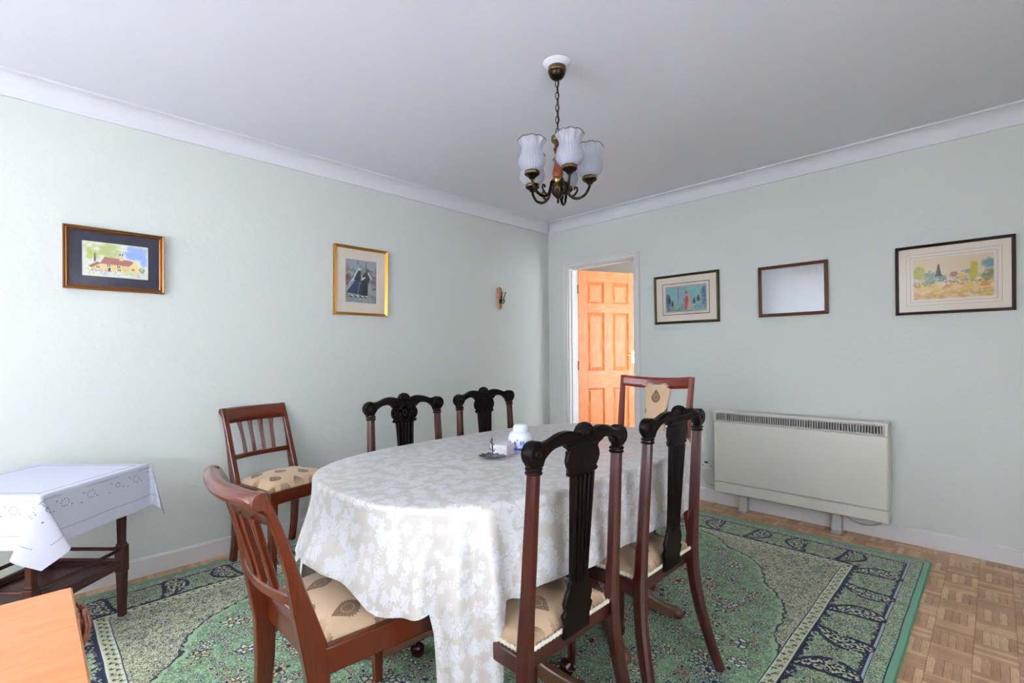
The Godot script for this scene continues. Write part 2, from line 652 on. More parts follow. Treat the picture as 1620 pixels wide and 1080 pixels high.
func linen_image() -> Image:
	var n := 512
	var im := Image.create(n, n, false, Image.FORMAT_RGB8)
	var base := Color(0.80, 0.80, 0.85)
	for y in n:
		for x in n:
			var k := 0.985 + 0.03 * rng.randf()
			im.set_pixel(x, y, base * k)
	var dk := Color(0.50, 0.50, 0.55)
	var sh := Color(0.33, 0.33, 0.38)
	# hemstitch lines and openwork flowers in the border, the same on four sides
	for s in 4:
		for t in range(40, n - 40, 4):
			for row in [[26, 1, 2], [96, 1, 2], [128, 2, 3]]:
				if (row[0] == 128 and (t < 128 or t > n - 128)) or (row[0] == 96 and (t % 150 < 60)):
					continue
				im.fill_rect(side_rect(s, t, row[0], row[1] + 1, row[2], n), dk if row[0] < 100 else sh)
		for fl in [100, 160, 215, 290, 352, 415]:
			for p in 9:
				var a := TAU * p / 9.0
				var rr := 9.0 if fl % 2 == 0 else 6.0
				im.fill_rect(side_rect(s, int(fl + rr * cos(a)), int(78 + rr * 0.9 * sin(a)), 2, 2, n), sh)
			im.fill_rect(side_rect(s, fl - 16, 70, 3, 3, n), dk)
			im.fill_rect(side_rect(s, fl + 17, 84, 3, 3, n), dk)
			im.fill_rect(side_rect(s, fl + 25, 66, 3, 2, n), sh)
	return im

func side_rect(s: int, along: int, deep: int, w: int, h: int, n: int) -> Rect2i:
	if s == 0:
		return Rect2i(along, deep, w, h)
	if s == 1:
		return Rect2i(along, n - deep - h, w, h)
	if s == 2:
		return Rect2i(deep, along, h, w)
	return Rect2i(n - deep - h, along, h, w)

# ------------------------------------------------------------------ the room
const DOOR_X0 := 0.235
const DOOR_X1 := 0.968
const DOOR_H := 1.955

func room() -> void:
	var wm: Material = mats.mint_wall_paint
	var T := WALL
	struct("wall_left", boxm(Vector3(-T / 2, CEIL / 2, ROOM_Z / 2), Vector3(T, CEIL, ROOM_Z), 0.0), wm)
	var st := S()
	hole_wall(st, -T, ROOM_X + T, CEIL, [[DOOR_X0, DOOR_X1, -0.05, DOOR_H]], T, Transform3D(Basis.IDENTITY, Vector3(0, 0, -T / 2)))
	struct("wall_back", fin(st), wm)
	# windows outside the frame: one behind the camera on the left, one in the right wall
	st = S()
	hole_wall(st, -T, ROOM_X + T, CEIL, [[W1.x0, W1.x1, W1.y0, W1.y1]], T, Transform3D(Basis.IDENTITY, Vector3(0, 0, ROOM_Z + T / 2)))
	struct("wall_front", fin(st), wm)
	st = S()
	hole_wall(st, 0.0, ROOM_Z, CEIL, [[W2.x0, W2.x1, W2.y0, W2.y1]], T, Transform3D(Basis(Vector3.UP, -PI / 2), Vector3(ROOM_X + T / 2, 0, 0)))
	struct("wall_right", fin(st), wm)
	struct("ceiling", boxm(Vector3(ROOM_X / 2, CEIL + 0.06, ROOM_Z / 2), Vector3(ROOM_X + 2 * T, 0.12, ROOM_Z + 2 * T), 0.0), mats.white_ceiling_paint)
	# coving: a hollow curve between two small flats
	var cov := PackedVector2Array([Vector2(0, -0.092), Vector2(0.010, -0.092), Vector2(0.012, -0.084)])
	for i in range(1, 8):
		var a := PI / 2 * i / 8.0
		cov.append(Vector2(0.088 - 0.076 * cos(a), -0.084 + 0.074 * sin(a)))
	cov.append_array([Vector2(0.088, -0.010), Vector2(0.095, -0.008), Vector2(0.095, 0), Vector2(0, 0)])
	trim("trim_1", cov, Vector3(0, CEIL, ROOM_Z), Vector3(0, CEIL, 0), Vector3(1, 0, 0), mats.white_coving_paint, 0.095)
	trim("trim_2", cov, Vector3(0, CEIL, 0), Vector3(ROOM_X, CEIL, 0), Vector3(0, 0, 1), mats.white_coving_paint, 0.095)
	trim("trim_3", cov, Vector3(ROOM_X, CEIL, 0), Vector3(ROOM_X, CEIL, ROOM_Z), Vector3(-1, 0, 0), mats.white_coving_paint, 0.095)
	trim("trim_4", cov, Vector3(ROOM_X, CEIL, ROOM_Z), Vector3(0, CEIL, ROOM_Z), Vector3(0, 0, -1), mats.white_coving_paint, 0.095)
	# skirting
	var sk := PackedVector2Array([Vector2(0, 0), Vector2(0.014, 0), Vector2(0.014, 0.086), Vector2(0.010, 0.094), Vector2(0, 0.096)])
	trim("baseboard_left", sk, Vector3(0, 0, ROOM_Z), Vector3(0, 0, 0), Vector3(1, 0, 0), mats.white_gloss_paint, 0.0)
	trim("baseboard_back", sk, Vector3(DOOR_X1 + 0.048, 0, 0), Vector3(ROOM_X, 0, 0), Vector3(0, 0, 1), mats.white_gloss_paint, 0.0)
	trim("baseboard_corner", sk, Vector3(0.015, 0, 0), Vector3(DOOR_X0 - 0.048, 0, 0), Vector3(0, 0, 1), mats.white_gloss_paint, 0.0)
	trim("baseboard_right", sk, Vector3(ROOM_X, 0, 0.015), Vector3(ROOM_X, 0, ROOM_Z), Vector3(-1, 0, 0), mats.white_gloss_paint, 0.0)
	trim("baseboard_front", sk, Vector3(ROOM_X - 0.015, 0, ROOM_Z), Vector3(0.015, 0, ROOM_Z), Vector3(0, 0, -1), mats.white_gloss_paint, 0.0)
	parquet()
	door()
	window("window_1", W1, Transform3D(Basis(Vector3.UP, PI), Vector3(0, 0, ROOM_Z + WALL / 2)))
	net_curtain("white net curtain over the window behind the camera", W1, Transform3D(Basis(Vector3.UP, PI), Vector3(0, 0, ROOM_Z + WALL / 2)))
	window("window_3", W2, Transform3D(Basis(Vector3.UP, -PI / 2), Vector3(ROOM_X + WALL / 2, 0, 0)))
	net_curtain("white net curtain over the window in the right-hand wall", W2, Transform3D(Basis(Vector3.UP, -PI / 2), Vector3(ROOM_X + WALL / 2, 0, 0)))

const W2 := {"x0": 3.00, "x1": 4.30, "y0": 0.40, "y1": 2.00, "panes": 2}
const W1 := {"x0": 0.55, "x1": 2.70, "y0": 0.80, "y1": 2.14, "panes": 3}

# wall slab along x with rectangular openings [x0, x1, y0, y1], centred on z = 0
func hole_wall(st: SurfaceTool, x0: float, x1: float, h: float, holes: Array, t: float, xf: Transform3D) -> void:
	var at := x0
	for o in holes:
		slab(st, at, o[0], 0, h, t, xf)
		slab(st, o[0], o[1], o[3], h, t, xf)
		slab(st, o[0], o[1], 0, o[2], t, xf)
		at = o[1]
	slab(st, at, x1, 0, h, t, xf)

func slab(st: SurfaceTool, x0: float, x1: float, y0: float, y1: float, t: float, xf: Transform3D) -> void:
	if x1 - x0 > 0.001 and y1 - y0 > 0.001:
		box(st, Vector3((x0 + x1) / 2, (y0 + y1) / 2, 0), Vector3(x1 - x0, y1 - y0, t), 0.0, xf)

# profile (away from the wall, up) run from a to b; mitre shortens each outer point at both ends
func trim(called: String, prof: PackedVector2Array, a: Vector3, b: Vector3, inward: Vector3, m: Material, mitre: float) -> void:
	var st := S()
	st.set_smooth_group(-1)
	var d := (b - a).normalized()
	var n := prof.size()
	var ra := []
	var rb := []
	for p in prof:
		var cut := p.x if mitre > 0.0 else 0.0
		ra.append(a + inward * p.x + Vector3.UP * p.y + d * cut)
		rb.append(b + inward * p.x + Vector3.UP * p.y - d * cut)
	for i in n:
		var j := (i + 1) % n
		quad(st, ra[i], rb[i], rb[j], ra[j])
	for i in range(1, n - 1):
		tri(st, ra[0], ra[i], ra[i + 1])
		tri(st, rb[0], rb[i + 1], rb[i])
	var o := struct(called, fin(st), m)
	if called.begins_with("trim"):
		o.set_meta("label", "white plaster coving between wall and ceiling")

# mosaic parquet: squares of five oak fingers, laid in basket weave
func parquet() -> void:
	var fl := struct("floor", boxm(Vector3(ROOM_X / 2, -0.066, ROOM_Z / 2), Vector3(ROOM_X + 2 * WALL, 0.12, ROOM_Z + 2 * WALL), 0.0), mats.subfloor)
	var r := RandomNumberGenerator.new()
	r.seed = 99
	var tile := 0.1195
	var fw := tile / 5.0
	var near := []
	var rest := []
	for i in range(-25, 13):
		for j in range(-11, 34):
			var cx := 2.95 + tile * (i + 0.5)
			var cz := 1.296 + tile * (j + 0.5)
			if cx < 0.06 or cx > ROOM_X - 0.06 or cz < 0.06 or cz > ROOM_Z - 0.06:
				if cx < -0.05 or cx > ROOM_X + 0.05 or cz < -0.05 or cz > ROOM_Z + 0.05:
					continue
			var under := cx > 0.45 and cx < 2.55 and cz > 0.6 and cz < 3.6
			if under:
				continue
			var lengthwise := (i + j) % 2 == 0
			for k in 5:
				var off := (k - 2) * fw
				var c := Vector3(cx + (off if lengthwise else 0.0), -0.003, cz + (0.0 if lengthwise else off))
				var d := {"c": c, "turn": lengthwise, "tone": r.randi() % 5, "lift": r.randf_range(-0.0005, 0.0), "tilt": r.randf_range(-0.004, 0.004)}
				# a piece counts as near when it stands in the open corner of floor that the camera sees best
				var to: float = (c - CAM).length()
				if cx > 2.86 and cx < 3.28 and cz < 1.75:
					d.dist = to
					near.append(d)
				else:
					rest.append(d)
	near.sort_custom(func(a, b): return a.dist < b.dist)
	for i in range(300, near.size()):
		rest.append(near[i])
	near.resize(mini(300, near.size()))
	var len_m := boxm(Vector3.ZERO, Vector3(tile - 0.0008, 0.006, fw - 0.0006), 0.0008)
	for d in near:
		var o := obj("parquet_finger", len_m, mats["parquet_%d" % d.tone], fl)
		o.position = d.c + Vector3.UP * d.lift
		o.rotation = Vector3(d.tilt, PI / 2 if d.turn else 0.0, 0)
	for tone in 5:
		var st := S()
		for d in rest:
			if d.tone == tone:
				var x0: float = clampf(d.c.x - tile / 2, 0.0, ROOM_X)
				box(st, d.c + Vector3.UP * d.lift, (Vector3(fw - 0.0006, 0.006, tile - 0.0008) if d.turn else Vector3(tile - 0.0008, 0.006, fw - 0.0006)), 0.0006)
		var o := obj("parquet_fingers", fin(st), mats["parquet_%d" % tone], fl)
		o.set_meta("kind", "stuff")

# panelled pine door, opened into the hall, in a white lining with architraves
func door() -> void:
	var w: Material = mats.white_gloss_paint
	var st := S()
	# lining with stop bead
	for x in [DOOR_X0, DOOR_X1]:
		var sg := 1.0 if x == DOOR_X0 else -1.0
		box(st, Vector3(x + sg * 0.010, DOOR_H / 2, -WALL / 2), Vector3(0.02, DOOR_H, WALL + 0.002), 0.002)
		box(st, Vector3(x + sg * 0.026, DOOR_H / 2 - 0.012, -0.055), Vector3(0.012, DOOR_H - 0.03, 0.05), 0.002)
	box(st, Vector3((DOOR_X0 + DOOR_X1) / 2, DOOR_H - 0.0065, -WALL / 2), Vector3(DOOR_X1 - DOOR_X0 - 0.04, 0.013, WALL + 0.002), 0.002)
	box(st, Vector3((DOOR_X0 + DOOR_X1) / 2, DOOR_H - 0.019, -0.055), Vector3(DOOR_X1 - DOOR_X0 - 0.064, 0.012, 0.05), 0.002)
	var fr := struct("trim_5", fin(st), w)
	fr.set_meta("label", "white painted door lining with stop bead")
	# architraves
	var ar := S()
	for zz in [[0.007, 1.0], [-WALL - 0.007, -1.0]]:
		for x in [DOOR_X0 - 0.018, DOOR_X1 + 0.018]:
			box(ar, Vector3(x, (DOOR_H + 0.04) / 2, zz[0]), Vector3(0.05, DOOR_H + 0.04, 0.014), 0.004)
			box(ar, Vector3(x + (-0.013 if x < 0.5 else 0.013), (DOOR_H + 0.04) / 2, zz[0] + zz[1] * 0.009), Vector3(0.022, DOOR_H + 0.04, 0.006), 0.003)
		box(ar, Vector3((DOOR_X0 + DOOR_X1) / 2, DOOR_H + 0.018, zz[0]), Vector3(DOOR_X1 - DOOR_X0 + 0.085, 0.05, 0.0138), 0.004)
		box(ar, Vector3((DOOR_X0 + DOOR_X1) / 2, DOOR_H + 0.031, zz[0] + zz[1] * 0.009), Vector3(DOOR_X1 - DOOR_X0 + 0.083, 0.022, 0.006), 0.003)
	var a := struct("trim_6", fin(ar), w)
	a.set_meta("label", "white painted moulded architrave round the doorway")
	# the leaf: local x runs from the hinge, y up, z its thickness (front towards +z)
	var d := Node3D.new()
	d.name = "door_1"
	add_child(d)
	d.set_meta("kind", "structure")
	d.set_meta("label", "stripped pine six-panel door standing open into the hall")
	d.position = Vector3(DOOR_X0 + 0.024, 0.012, -WALL + 0.004)
	d.rotation.y = deg_to_rad(67.0)
	var LW := 0.685
	var LH := 1.93
	var th := 0.036
	var m: Material = mats.pine_y
	var mx: Material = mats.pine_x
	var sw := 0.100
	for x in [sw / 2, LW - sw / 2]:
		obj("stile", boxm(Vector3(x, LH / 2, -th / 2), Vector3(sw, LH, th), 0.002), m, d)
	var rails := [[0.0, 0.20], [0.77, 0.94], [1.52, 1.61], [1.825, LH]]
	for r in rails:
		obj("rail", boxm(Vector3(LW / 2, (r[0] + r[1]) / 2, -th / 2), Vector3(LW - 2 * sw, r[1] - r[0], th - 0.001), 0.001), mx, d)
	var mw := 0.095
	for k in 3:
		var y0: float = rails[k][1]
		var y1: float = rails[k + 1][0]
		obj("muntin", boxm(Vector3(LW / 2, (y0 + y1) / 2, -th / 2), Vector3(mw, y1 - y0, th - 0.001), 0.001), m, d)
		for sg in [-1.0, 1.0]:
			var pw := (LW - 2 * sw - mw) / 2
			var cx: float = LW / 2 + sg * (mw / 2 + pw / 2)
			var ps := S()
			# fielded panel: moulded edge sunk below the frame, raised field
			for face in [0.0, PI]:
				var xf := Transform3D(Basis(Vector3.UP, face), Vector3(cx, (y0 + y1) / 2, -th / 2))
				frame_ring(ps, pw, y1 - y0, PackedVector2Array([Vector2(0, 0.017), Vector2(0.004, 0.016), Vector2(0.010, 0.008), Vector2(0.016, 0.004), Vector2(0.038, 0.012), Vector2(0.040, 0.012)]), xf)
				box(ps, Vector3(0, 0, 0.006), Vector3(pw - 0.078, y1 - y0 - 0.078, 0.012), 0.001, xf)
			obj("panel", fin(ps), m, d)
	for y in [0.22, 1.0, 1.74]:
		var hs := S()
		box(hs, Vector3(-0.004, y, -0.012), Vector3(0.006, 0.085, 0.03), 0.001)
		lathe(hs, PackedVector2Array([Vector2(0, -0.045), Vector2(0.006, -0.043), Vector2(0.006, 0.043), Vector2(0, 0.045)]), 10, Transform3D(Basis.IDENTITY, Vector3(-0.005, y, 0.004)))
		obj("hinge", fin(hs), mats.antique_brass, d)
	var h := S()
	box(h, Vector3(LW - 0.055, 1.075, 0.003), Vector3(0.036, 0.13, 0.006), 0.003)
	tube(h, curve([Vector3(LW - 0.055, 1.095, 0.005), Vector3(LW - 0.055, 1.095, 0.042), Vector3(LW - 0.07, 1.097, 0.052), Vector3(LW - 0.12, 1.092, 0.052), Vector3(LW - 0.155, 1.096, 0.05)], 4), 0.008, 10)
	var hh := obj("handle", fin(h), mats.polished_brass, d)
	hh.set_meta("label", "brass lever handle")

# casement window in an opening; local +z faces into the room
func window(called: String, w: Dictionary, xf: Transform3D) -> void:
	var root := Node3D.new()
	root.name = called
	add_child(root)
	root.transform = xf
	root.set_meta("kind", "structure")
	root.set_meta("label", "white framed casement window")
	var sx := -1.0 if xf.basis.x.x < -0.5 else 1.0
	var x0: float = w.x0 * sx
	var x1: float = w.x1 * sx
	if x0 > x1:
		var t := x0
		x0 = x1
		x1 = t
	var n: int = w.panes
	var st := S()
	var f := 0.05
	var wd := x1 - x0
	for x in [x0 + f / 2, x1 - f / 2]:
		box(st, Vector3(x, (w.y0 + w.y1) / 2, 0), Vector3(f, w.y1 - w.y0, 0.07), 0.004)
	for y in [w.y0 + f / 2, w.y1 - f / 2]:
		box(st, Vector3((x0 + x1) / 2, y, 0), Vector3(wd - 2 * f, f, 0.07), 0.004)
	for k in range(1, n):
		box(st, Vector3(x0 + wd * k / n, (w.y0 + w.y1) / 2, 0), Vector3(0.07, w.y1 - w.y0 - 2 * f, 0.07), 0.004)
	obj("window_frame", fin(st), mats.white_gloss_paint, root)
	obj("window_sill", boxm(Vector3((x0 + x1) / 2, w.y0 - 0.012, WALL / 2 + 0.03), Vector3(wd + 0.1, 0.024, 0.10), 0.006), mats.white_gloss_paint, root)
	for k in n:
		obj("pane", boxm(Vector3(x0 + wd * (k + 0.5) / n, (w.y0 + w.y1) / 2, 0.0), Vector3(wd / n - 0.075, w.y1 - w.y0 - 2 * f + 0.01, 0.004), 0.0), mats.pane_glass, root)

# net curtain hung before a window: a thin gathered sheet; local +z faces into the room
func net_curtain(label: String, w: Dictionary, xf: Transform3D) -> void:
	var sx := -1.0 if xf.basis.x.x < -0.5 else 1.0
	var a: float = w.x0 * sx
	var b: float = w.x1 * sx
	var x0 := minf(a, b) - 0.06
	var x1 := maxf(a, b) + 0.06
	var y1: float = w.y1 + 0.06
	var y0: float = w.y0 - 0.07
	var t := thing("net_curtain", label, "curtain")
	t.transform = xf
	var st := S()
	var n := int((x1 - x0) * 90.0)
	grid(st, n, 12, func(u: float, v: float):
		var x := lerpf(x0, x1, u)
		var g := 0.012 * sin(x * 52.0 + 1.5 * sin(x * 7.0)) * (1.15 - 0.3 * v)
		return Vector3(x, lerpf(y0, y1, v), WALL / 2 + 0.115 + g))
	obj("sheet", fin(st), mats.net_curtain, t)
	st = S()
	tube(st, PackedVector3Array([Vector3(x0 - 0.05, y1 + 0.004, WALL / 2 + 0.115), Vector3(x1 + 0.05, y1 + 0.004, WALL / 2 + 0.115)]), 0.008, 10)
	for x in [x0 - 0.04, x1 + 0.04]:
		box(st, Vector3(x, y1 + 0.004, WALL / 2 + 0.058), Vector3(0.014, 0.014, 0.116), 0.002)
	obj("rod", fin(st), mats.white_gloss_paint, t)

# hall behind the doorway
func hall() -> void:
	var x0 := -1.2
	var x1 := 2.4
	var z0 := -1.75
	var t := 0.12
	var wm: Material = mats.hall_wall_paint
	var st := S()
	hole_wall(st, z0, -WALL, CEIL, [[HW.x0, HW.x1, HW.y0, HW.y1]], t, Transform3D(Basis(Vector3.UP, -PI / 2), Vector3(x1 + t / 2, 0, 0)))
	net_curtain("white net curtain over the window at the end of the hall", HW, Transform3D(Basis(Vector3.UP, -PI / 2), Vector3(x1 + t / 2, 0, 0)))
	struct("wall_hall_right", fin(st), wm)
	struct("wall_hall_left", boxm(Vector3(x0 - t / 2, CEIL / 2, (z0 - WALL) / 2), Vector3(t, CEIL, -z0 - WALL), 0.0), wm)
	struct("wall_hall_back", boxm(Vector3((x0 + x1) / 2, CEIL / 2, z0 - t / 2), Vector3(x1 - x0 + 2 * t, CEIL, t), 0.0), wm)
	struct("wall_hall_front", boxm(Vector3((x0 - WALL) / 2, CEIL / 2, -WALL - t / 2), Vector3(-WALL - x0, CEIL, t), 0.0), wm)
	struct("floor_hall", boxm(Vector3((x0 + x1) / 2, -0.06, (z0 - WALL) / 2), Vector3(x1 - x0 + 2 * t, 0.12, -z0 - WALL + 0.1), 0.0), mats.hall_carpet)
	struct("ceiling_hall", boxm(Vector3((x0 + x1) / 2, CEIL + 0.06, (z0 - WALL) / 2 - 0.06), Vector3(x1 - x0 + 2 * t, 0.12, -z0 - WALL + 0.12), 0.0), mats.white_ceiling_paint)
	window("window_2", HW, Transform3D(Basis(Vector3.UP, -PI / 2), Vector3(x1 + t / 2, 0, 0)))

const HW := {"x0": -1.60, "x1": -0.35, "y0": 0.35, "y1": 2.15, "panes": 2}

# ------------------------------------------------------------------ the rug
const RUG_X0 := 0.105
const RUG_X1 := 2.885
const RUG_Z0 := 0.275
const RUG_Z1 := 3.80

func rug() -> void:
	var img := rug_image()
	var m := StandardMaterial3D.new()
	m.resource_name = "rug_pile"
	m.albedo_texture = ImageTexture.create_from_image(img)
	m.roughness = 0.95
	m.metallic_specular = 0.2
	m.rim_enabled = true
	m.rim = 0.25
	var w := RUG_X1 - RUG_X0
	var l := RUG_Z1 - RUG_Z0
	var fn := FastNoiseLite.new()
	fn.frequency = 2.2
	var wob := func(p: Vector2) -> Vector2:
		return Vector2(fn.get_noise_2d(p.y * 1.7, 3.0), fn.get_noise_2d(p.x * 1.7, 9.0)) * 0.003
	var st := S()
	var nu := 40
	var nv := 52
	grid(st, nv, nu, func(v, u):
		var e := wob.call(Vector2(u * w, v * l)) as Vector2
		return Vector3(RUG_X0 + u * w + e.x, RUG_TOP - 0.0015 + 0.0015 * smoothstep(0.0, 0.03, minf(minf(u, 1 - u), minf(v, 1 - v))), RUG_Z0 + v * l + e.y), func(v, u): return Vector2(u, v))
	var body := fin(st)
	var o := obj("rug", body, m)
	tag(o, "large green Persian-style rug with navy and cream borders lying on the parquet", "rug")
	# woven selvedge all round, giving the rug its thickness
	var sm := mat("rug_selvedge", Color(0.30, 0.52, 0.38), 0.95)
	var e := S()
	var pts := PackedVector3Array()
	for s in 4:
		for i in 40:
			var k := i / 40.0
			var u: float = [k, 1.0, 1.0 - k, 0.0][s]
			var v: float = [0.0, k, 1.0, 1.0 - k][s]
			var q := wob.call(Vector2(u * w, v * l)) as Vector2
			pts.append(Vector3(RUG_X0 + u * w + q.x, 0.0045, RUG_Z0 + v * l + q.y))
	sweep(e, pts, ngon(8), func(_i): return Vector2(0.004, 0.0045), Vector3.UP, true, true)
	obj("selvedge", fin(e), sm, o)

# one quarter is drawn and mirrored, as such rugs are woven
func rug_image() -> Image:
	var W := 768
	var H := 1024
	var im := Image.create(W, H, false, Image.FORMAT_RGB8)
	var hx := (RUG_X1 - RUG_X0) / 2
	var hz := (RUG_Z1 - RUG_Z0) / 2
	var n1 := FastNoiseLite.new()
	n1.frequency = 1.0
	n1.seed = 2
	var n2 := FastNoiseLite.new()
	n2.frequency = 1.0
	n2.seed = 8
	var navy := Color(0.07, 0.09, 0.20)
	var ink := Color(0.13, 0.16, 0.20)
	var cream := Color(0.77, 0.755, 0.60)
	var pale := Color(0.79, 0.80, 0.74)
	var green := Color(0.39, 0.53, 0.39)
	var mid := Color(0.50, 0.64, 0.49)
	var light := Color(0.67, 0.70, 0.54)
	var teal := Color(0.45, 0.63, 0.51)
	var bx := 0.335
	var bz := 0.385
	for y in H:
		var dz := (y + 0.5) / H * hz
		for x in W:
			var dx := (x + 0.5) / W * hx
			var e := minf(dx / bx, dz / bz)
			var n := n1.get_noise_2d(dx * 22.0, dz * 22.0)
			var s := n2.get_noise_2d(dx * 75.0, dz * 75.0)
			var c: Color
			if e < 0.075:
				c = teal
			elif e < 0.088:
				c = navy
			elif e < 0.225:
				c = light.lerp(mid, 0.5 + 1.2 * n)
				if absf(s - 0.05) < 0.06:
					c = ink
				elif s < -0.25:
					c = cream
			elif e < 0.265:
				c = navy if (e < 0.232 or e > 0.258) else Color(0.62, 0.66, 0.68)
			elif e < 0.84:
				# main border: leafy green with a ragged navy edge
				c = light.lerp(mid, clampf(0.5 + 1.4 * n, 0, 1))
				if absf(s) < 0.070 or absf(n - 0.12) < 0.02:
					c = ink
				elif s < -0.28:
					c = cream
				if e < 0.30 + 0.05 * s + 0.025 * n or e > 0.795 - 0.07 * n - 0.05 * s:
					c = navy
			elif e < 0.99:
				c = cream
				if e < 0.852 or e > 0.978:
					c = ink
				elif e < 0.872 or e > 0.958:
					c = pale
				elif s > 0.36:
					c = ink
				elif s < -0.35:
					c = light
			else:
				# field: a lobed green medallion, cream in the corners
				var p := Vector2((hx - dx) / (hx - bx), (hz - dz) / (hz - bz))
				var a := atan2(p.y, p.x)
				var rr := pow(pow(p.x, 2.2) + pow(p.y, 2.2), 1.0 / 2.2)
				var edge := 1.005 + 0.035 * absf(sin(a * 9.0)) + 0.012 * n
				if rr > edge:
					c = cream.lerp(light, clampf(0.15 + n, 0, 1))
					if absf(s) < 0.085 or absf(n) < 0.03:
						c = ink
					elif s > 0.45:
						c = pale
				elif rr > edge - 0.008:
					c = ink
				elif rr > edge - 0.024:
					c = mid.lerp(light, 0.4)
				else:
					c = green.lerp(mid, clampf(0.42 + 1.1 * n + 0.5 * s, 0, 1))
					if absf(n - 0.1) < 0.022 and s > -0.1:
						c = light
					elif absf(s - 0.16) < 0.036 or absf(s + 0.12) < 0.016:
						c = ink.lerp(green, 0.2)
					elif s < -0.26:
						c = cream.lerp(light, 0.4)
			im.set_pixel(x, y, c)
	var mx := W / hx
	var my := H / hz
	var r := RandomNumberGenerator.new()
	r.seed = 41
	# blossoms over the field
	var fills := [pale, cream, cream, Color(0.74, 0.66, 0.48), Color(0.64, 0.70, 0.60)]
	for k in 1250:
		var q := Vector2(r.randf_range(bx + 0.02, hx), r.randf_range(bz + 0.02, hz))
		var p := Vector2((hx - q.x) / (hx - bx), (hz - q.y) / (hz - bz))
		var inside := pow(pow(p.x, 2.2) + pow(p.y, 2.2), 1.0 / 2.2) < 0.96
		var rad := r.randf_range(0.011, 0.028) if k % 8 else r.randf_range(0.036, 0.060)
		if not inside:
			rad = minf(rad * 0.6, 0.02)
		stamp_flower(im, q.x * mx, q.y * my, rad * mx, 5 + r.randi() % 4, r.randf() * TAU, fills[r.randi() % 5], [navy, Color(0.62, 0.52, 0.36), green][r.randi() % 3], navy if k % 3 else ink, r.randf_range(1.0, 1.7))
	# rosettes and navy crescents in the main border
	for side in 2:
		var length := (hz - bz * 0.6) if side == 0 else (hx - bx * 0.6)
		var mid_d := (bx if side == 0 else bz) * 0.55
		var off := (bz if side == 0 else bx) * 0.62
		var count := 6 if side == 0 else 5
		for k in count:
			var along := off + (length) * (k + 0.5) / count
			var c := Vector2(mid_d, along) if side == 0 else Vector2(along, mid_d)
			crescent(im, c, mx, my, side, k % 2, navy, cream, light, n2)
			var ro := c + (Vector2(0.01, length / count * 0.5) if side == 0 else Vector2(length / count * 0.5, 0.01))
			stamp_flower(im, ro.x * mx, ro.y * my, 0.042 * mx, 8, 0.3, light, cream, ink)
			stamp_flower(im, ro.x * mx, ro.y * my, 0.024 * mx, 6, 0.0, cream, mid, navy)
	for k in 60:
		var along := r.randf_range(0.05, hz)
		var dd := bx * r.randf_range(0.35, 0.72)
		var q := Vector2(dd, along) if k % 2 else Vector2(along, bz * r.randf_range(0.35, 0.72))
		if q.x > hx or q.y > hz or minf(q.x / bx, q.y / bz) > 0.74:
			continue
		stamp_flower(im, q.x * mx, q.y * my, r.randf_range(0.012, 0.024) * mx, 6, r.randf() * TAU, pale, mid, ink)
	for k in 70:
		var along := r.randf_range(0.03, hz)
		var q := Vector2(bx * r.randf_range(0.13, 0.19), along) if k % 2 else Vector2(along, bz * r.randf_range(0.13, 0.19))
		if q.x > hx or minf(q.x / bx, q.y / bz) > 0.21 or minf(q.x / bx, q.y / bz) < 0.11:
			continue
		stamp_flower(im, q.x * mx, q.y * my, r.randf_range(0.012, 0.02) * mx, 5, r.randf() * TAU, cream, teal, ink)
	# cream guard stripe: a running vine of small leaves
	for side in 2:
		var steps := 52
		for k in steps:
			var along := (0.3 + (hz - 0.3) * k / steps) if side == 0 else (0.3 + (hx - 0.3) * k / steps)
			var dd := (bx if side == 0 else bz) * (0.915 + 0.022 * (1 if k % 2 else -1))
			var q := Vector2(dd, along) if side == 0 else Vector2(along, dd)
			if minf(q.x / bx, q.y / bz) < 0.86 or minf(q.x / bx, q.y / bz) > 0.97:
				continue
			px_ellipse(im, q.x * mx, q.y * my, 4.6, 2.4, ink, 0.8)
			px_ellipse(im, q.x * mx + 3, q.y * my + 3, 1.8, 5.0, Color(0.35, 0.42, 0.30), 0.7)
	# mirror the quarter
	var full := Image.create(W * 2, H * 2, false, Image.FORMAT_RGB8)
	full.blit_rect(im, Rect2i(0, 0, W, H), Vector2i(0, 0))
	im.flip_x()
	full.blit_rect(im, Rect2i(0, 0, W, H), Vector2i(W, 0))
	im.flip_y()
	full.blit_rect(im, Rect2i(0, 0, W, H), Vector2i(W, H))
	im.flip_x()
	full.blit_rect(im, Rect2i(0, 0, W, H), Vector2i(0, H))
	return full

func crescent(im: Image, c: Vector2, mx: float, my: float, side: int, flip: int, navy: Color, cream: Color, light: Color, fn: FastNoiseLite) -> void:
	var R := 0.135
	for yy in range(int((c.y - R) * my), int((c.y + R) * my)):
		for xx in range(int((c.x - R) * mx), int((c.x + R) * mx)):
			if xx < 0 or yy < 0 or xx >= im.get_width() or yy >= im.get_height():
				continue
			var p := Vector2(xx / mx - c.x, yy / my - c.y)
			if side == 1:
				p = Vector2(p.y, p.x)
			p = p.rotated(0.30 if flip else -0.30)
			if flip:
				p.y = -p.y
			# leaf bent along x
			var s := p.x / 0.108
			if absf(s) > 1.0:
				continue
			var t := p.y - 0.035 * (s * s) + 0.02
			var half := 0.050 * sqrt(1.0 - s * s) * (1.0 - 0.45 * s) + 0.004 + 0.006 * fn.get_noise_2d(xx / mx * 60.0, yy / my * 60.0)
			if absf(t) < half:
				var v := fn.get_noise_2d(xx / mx * 58.0, yy / my * 58.0)
				var rim := absf(t) > half - 0.017
				if rim or v < 0.02:
					im.set_pixel(xx, yy, navy)
				else:
					im.set_pixel(xx, yy, cream if v > 0.12 else light)

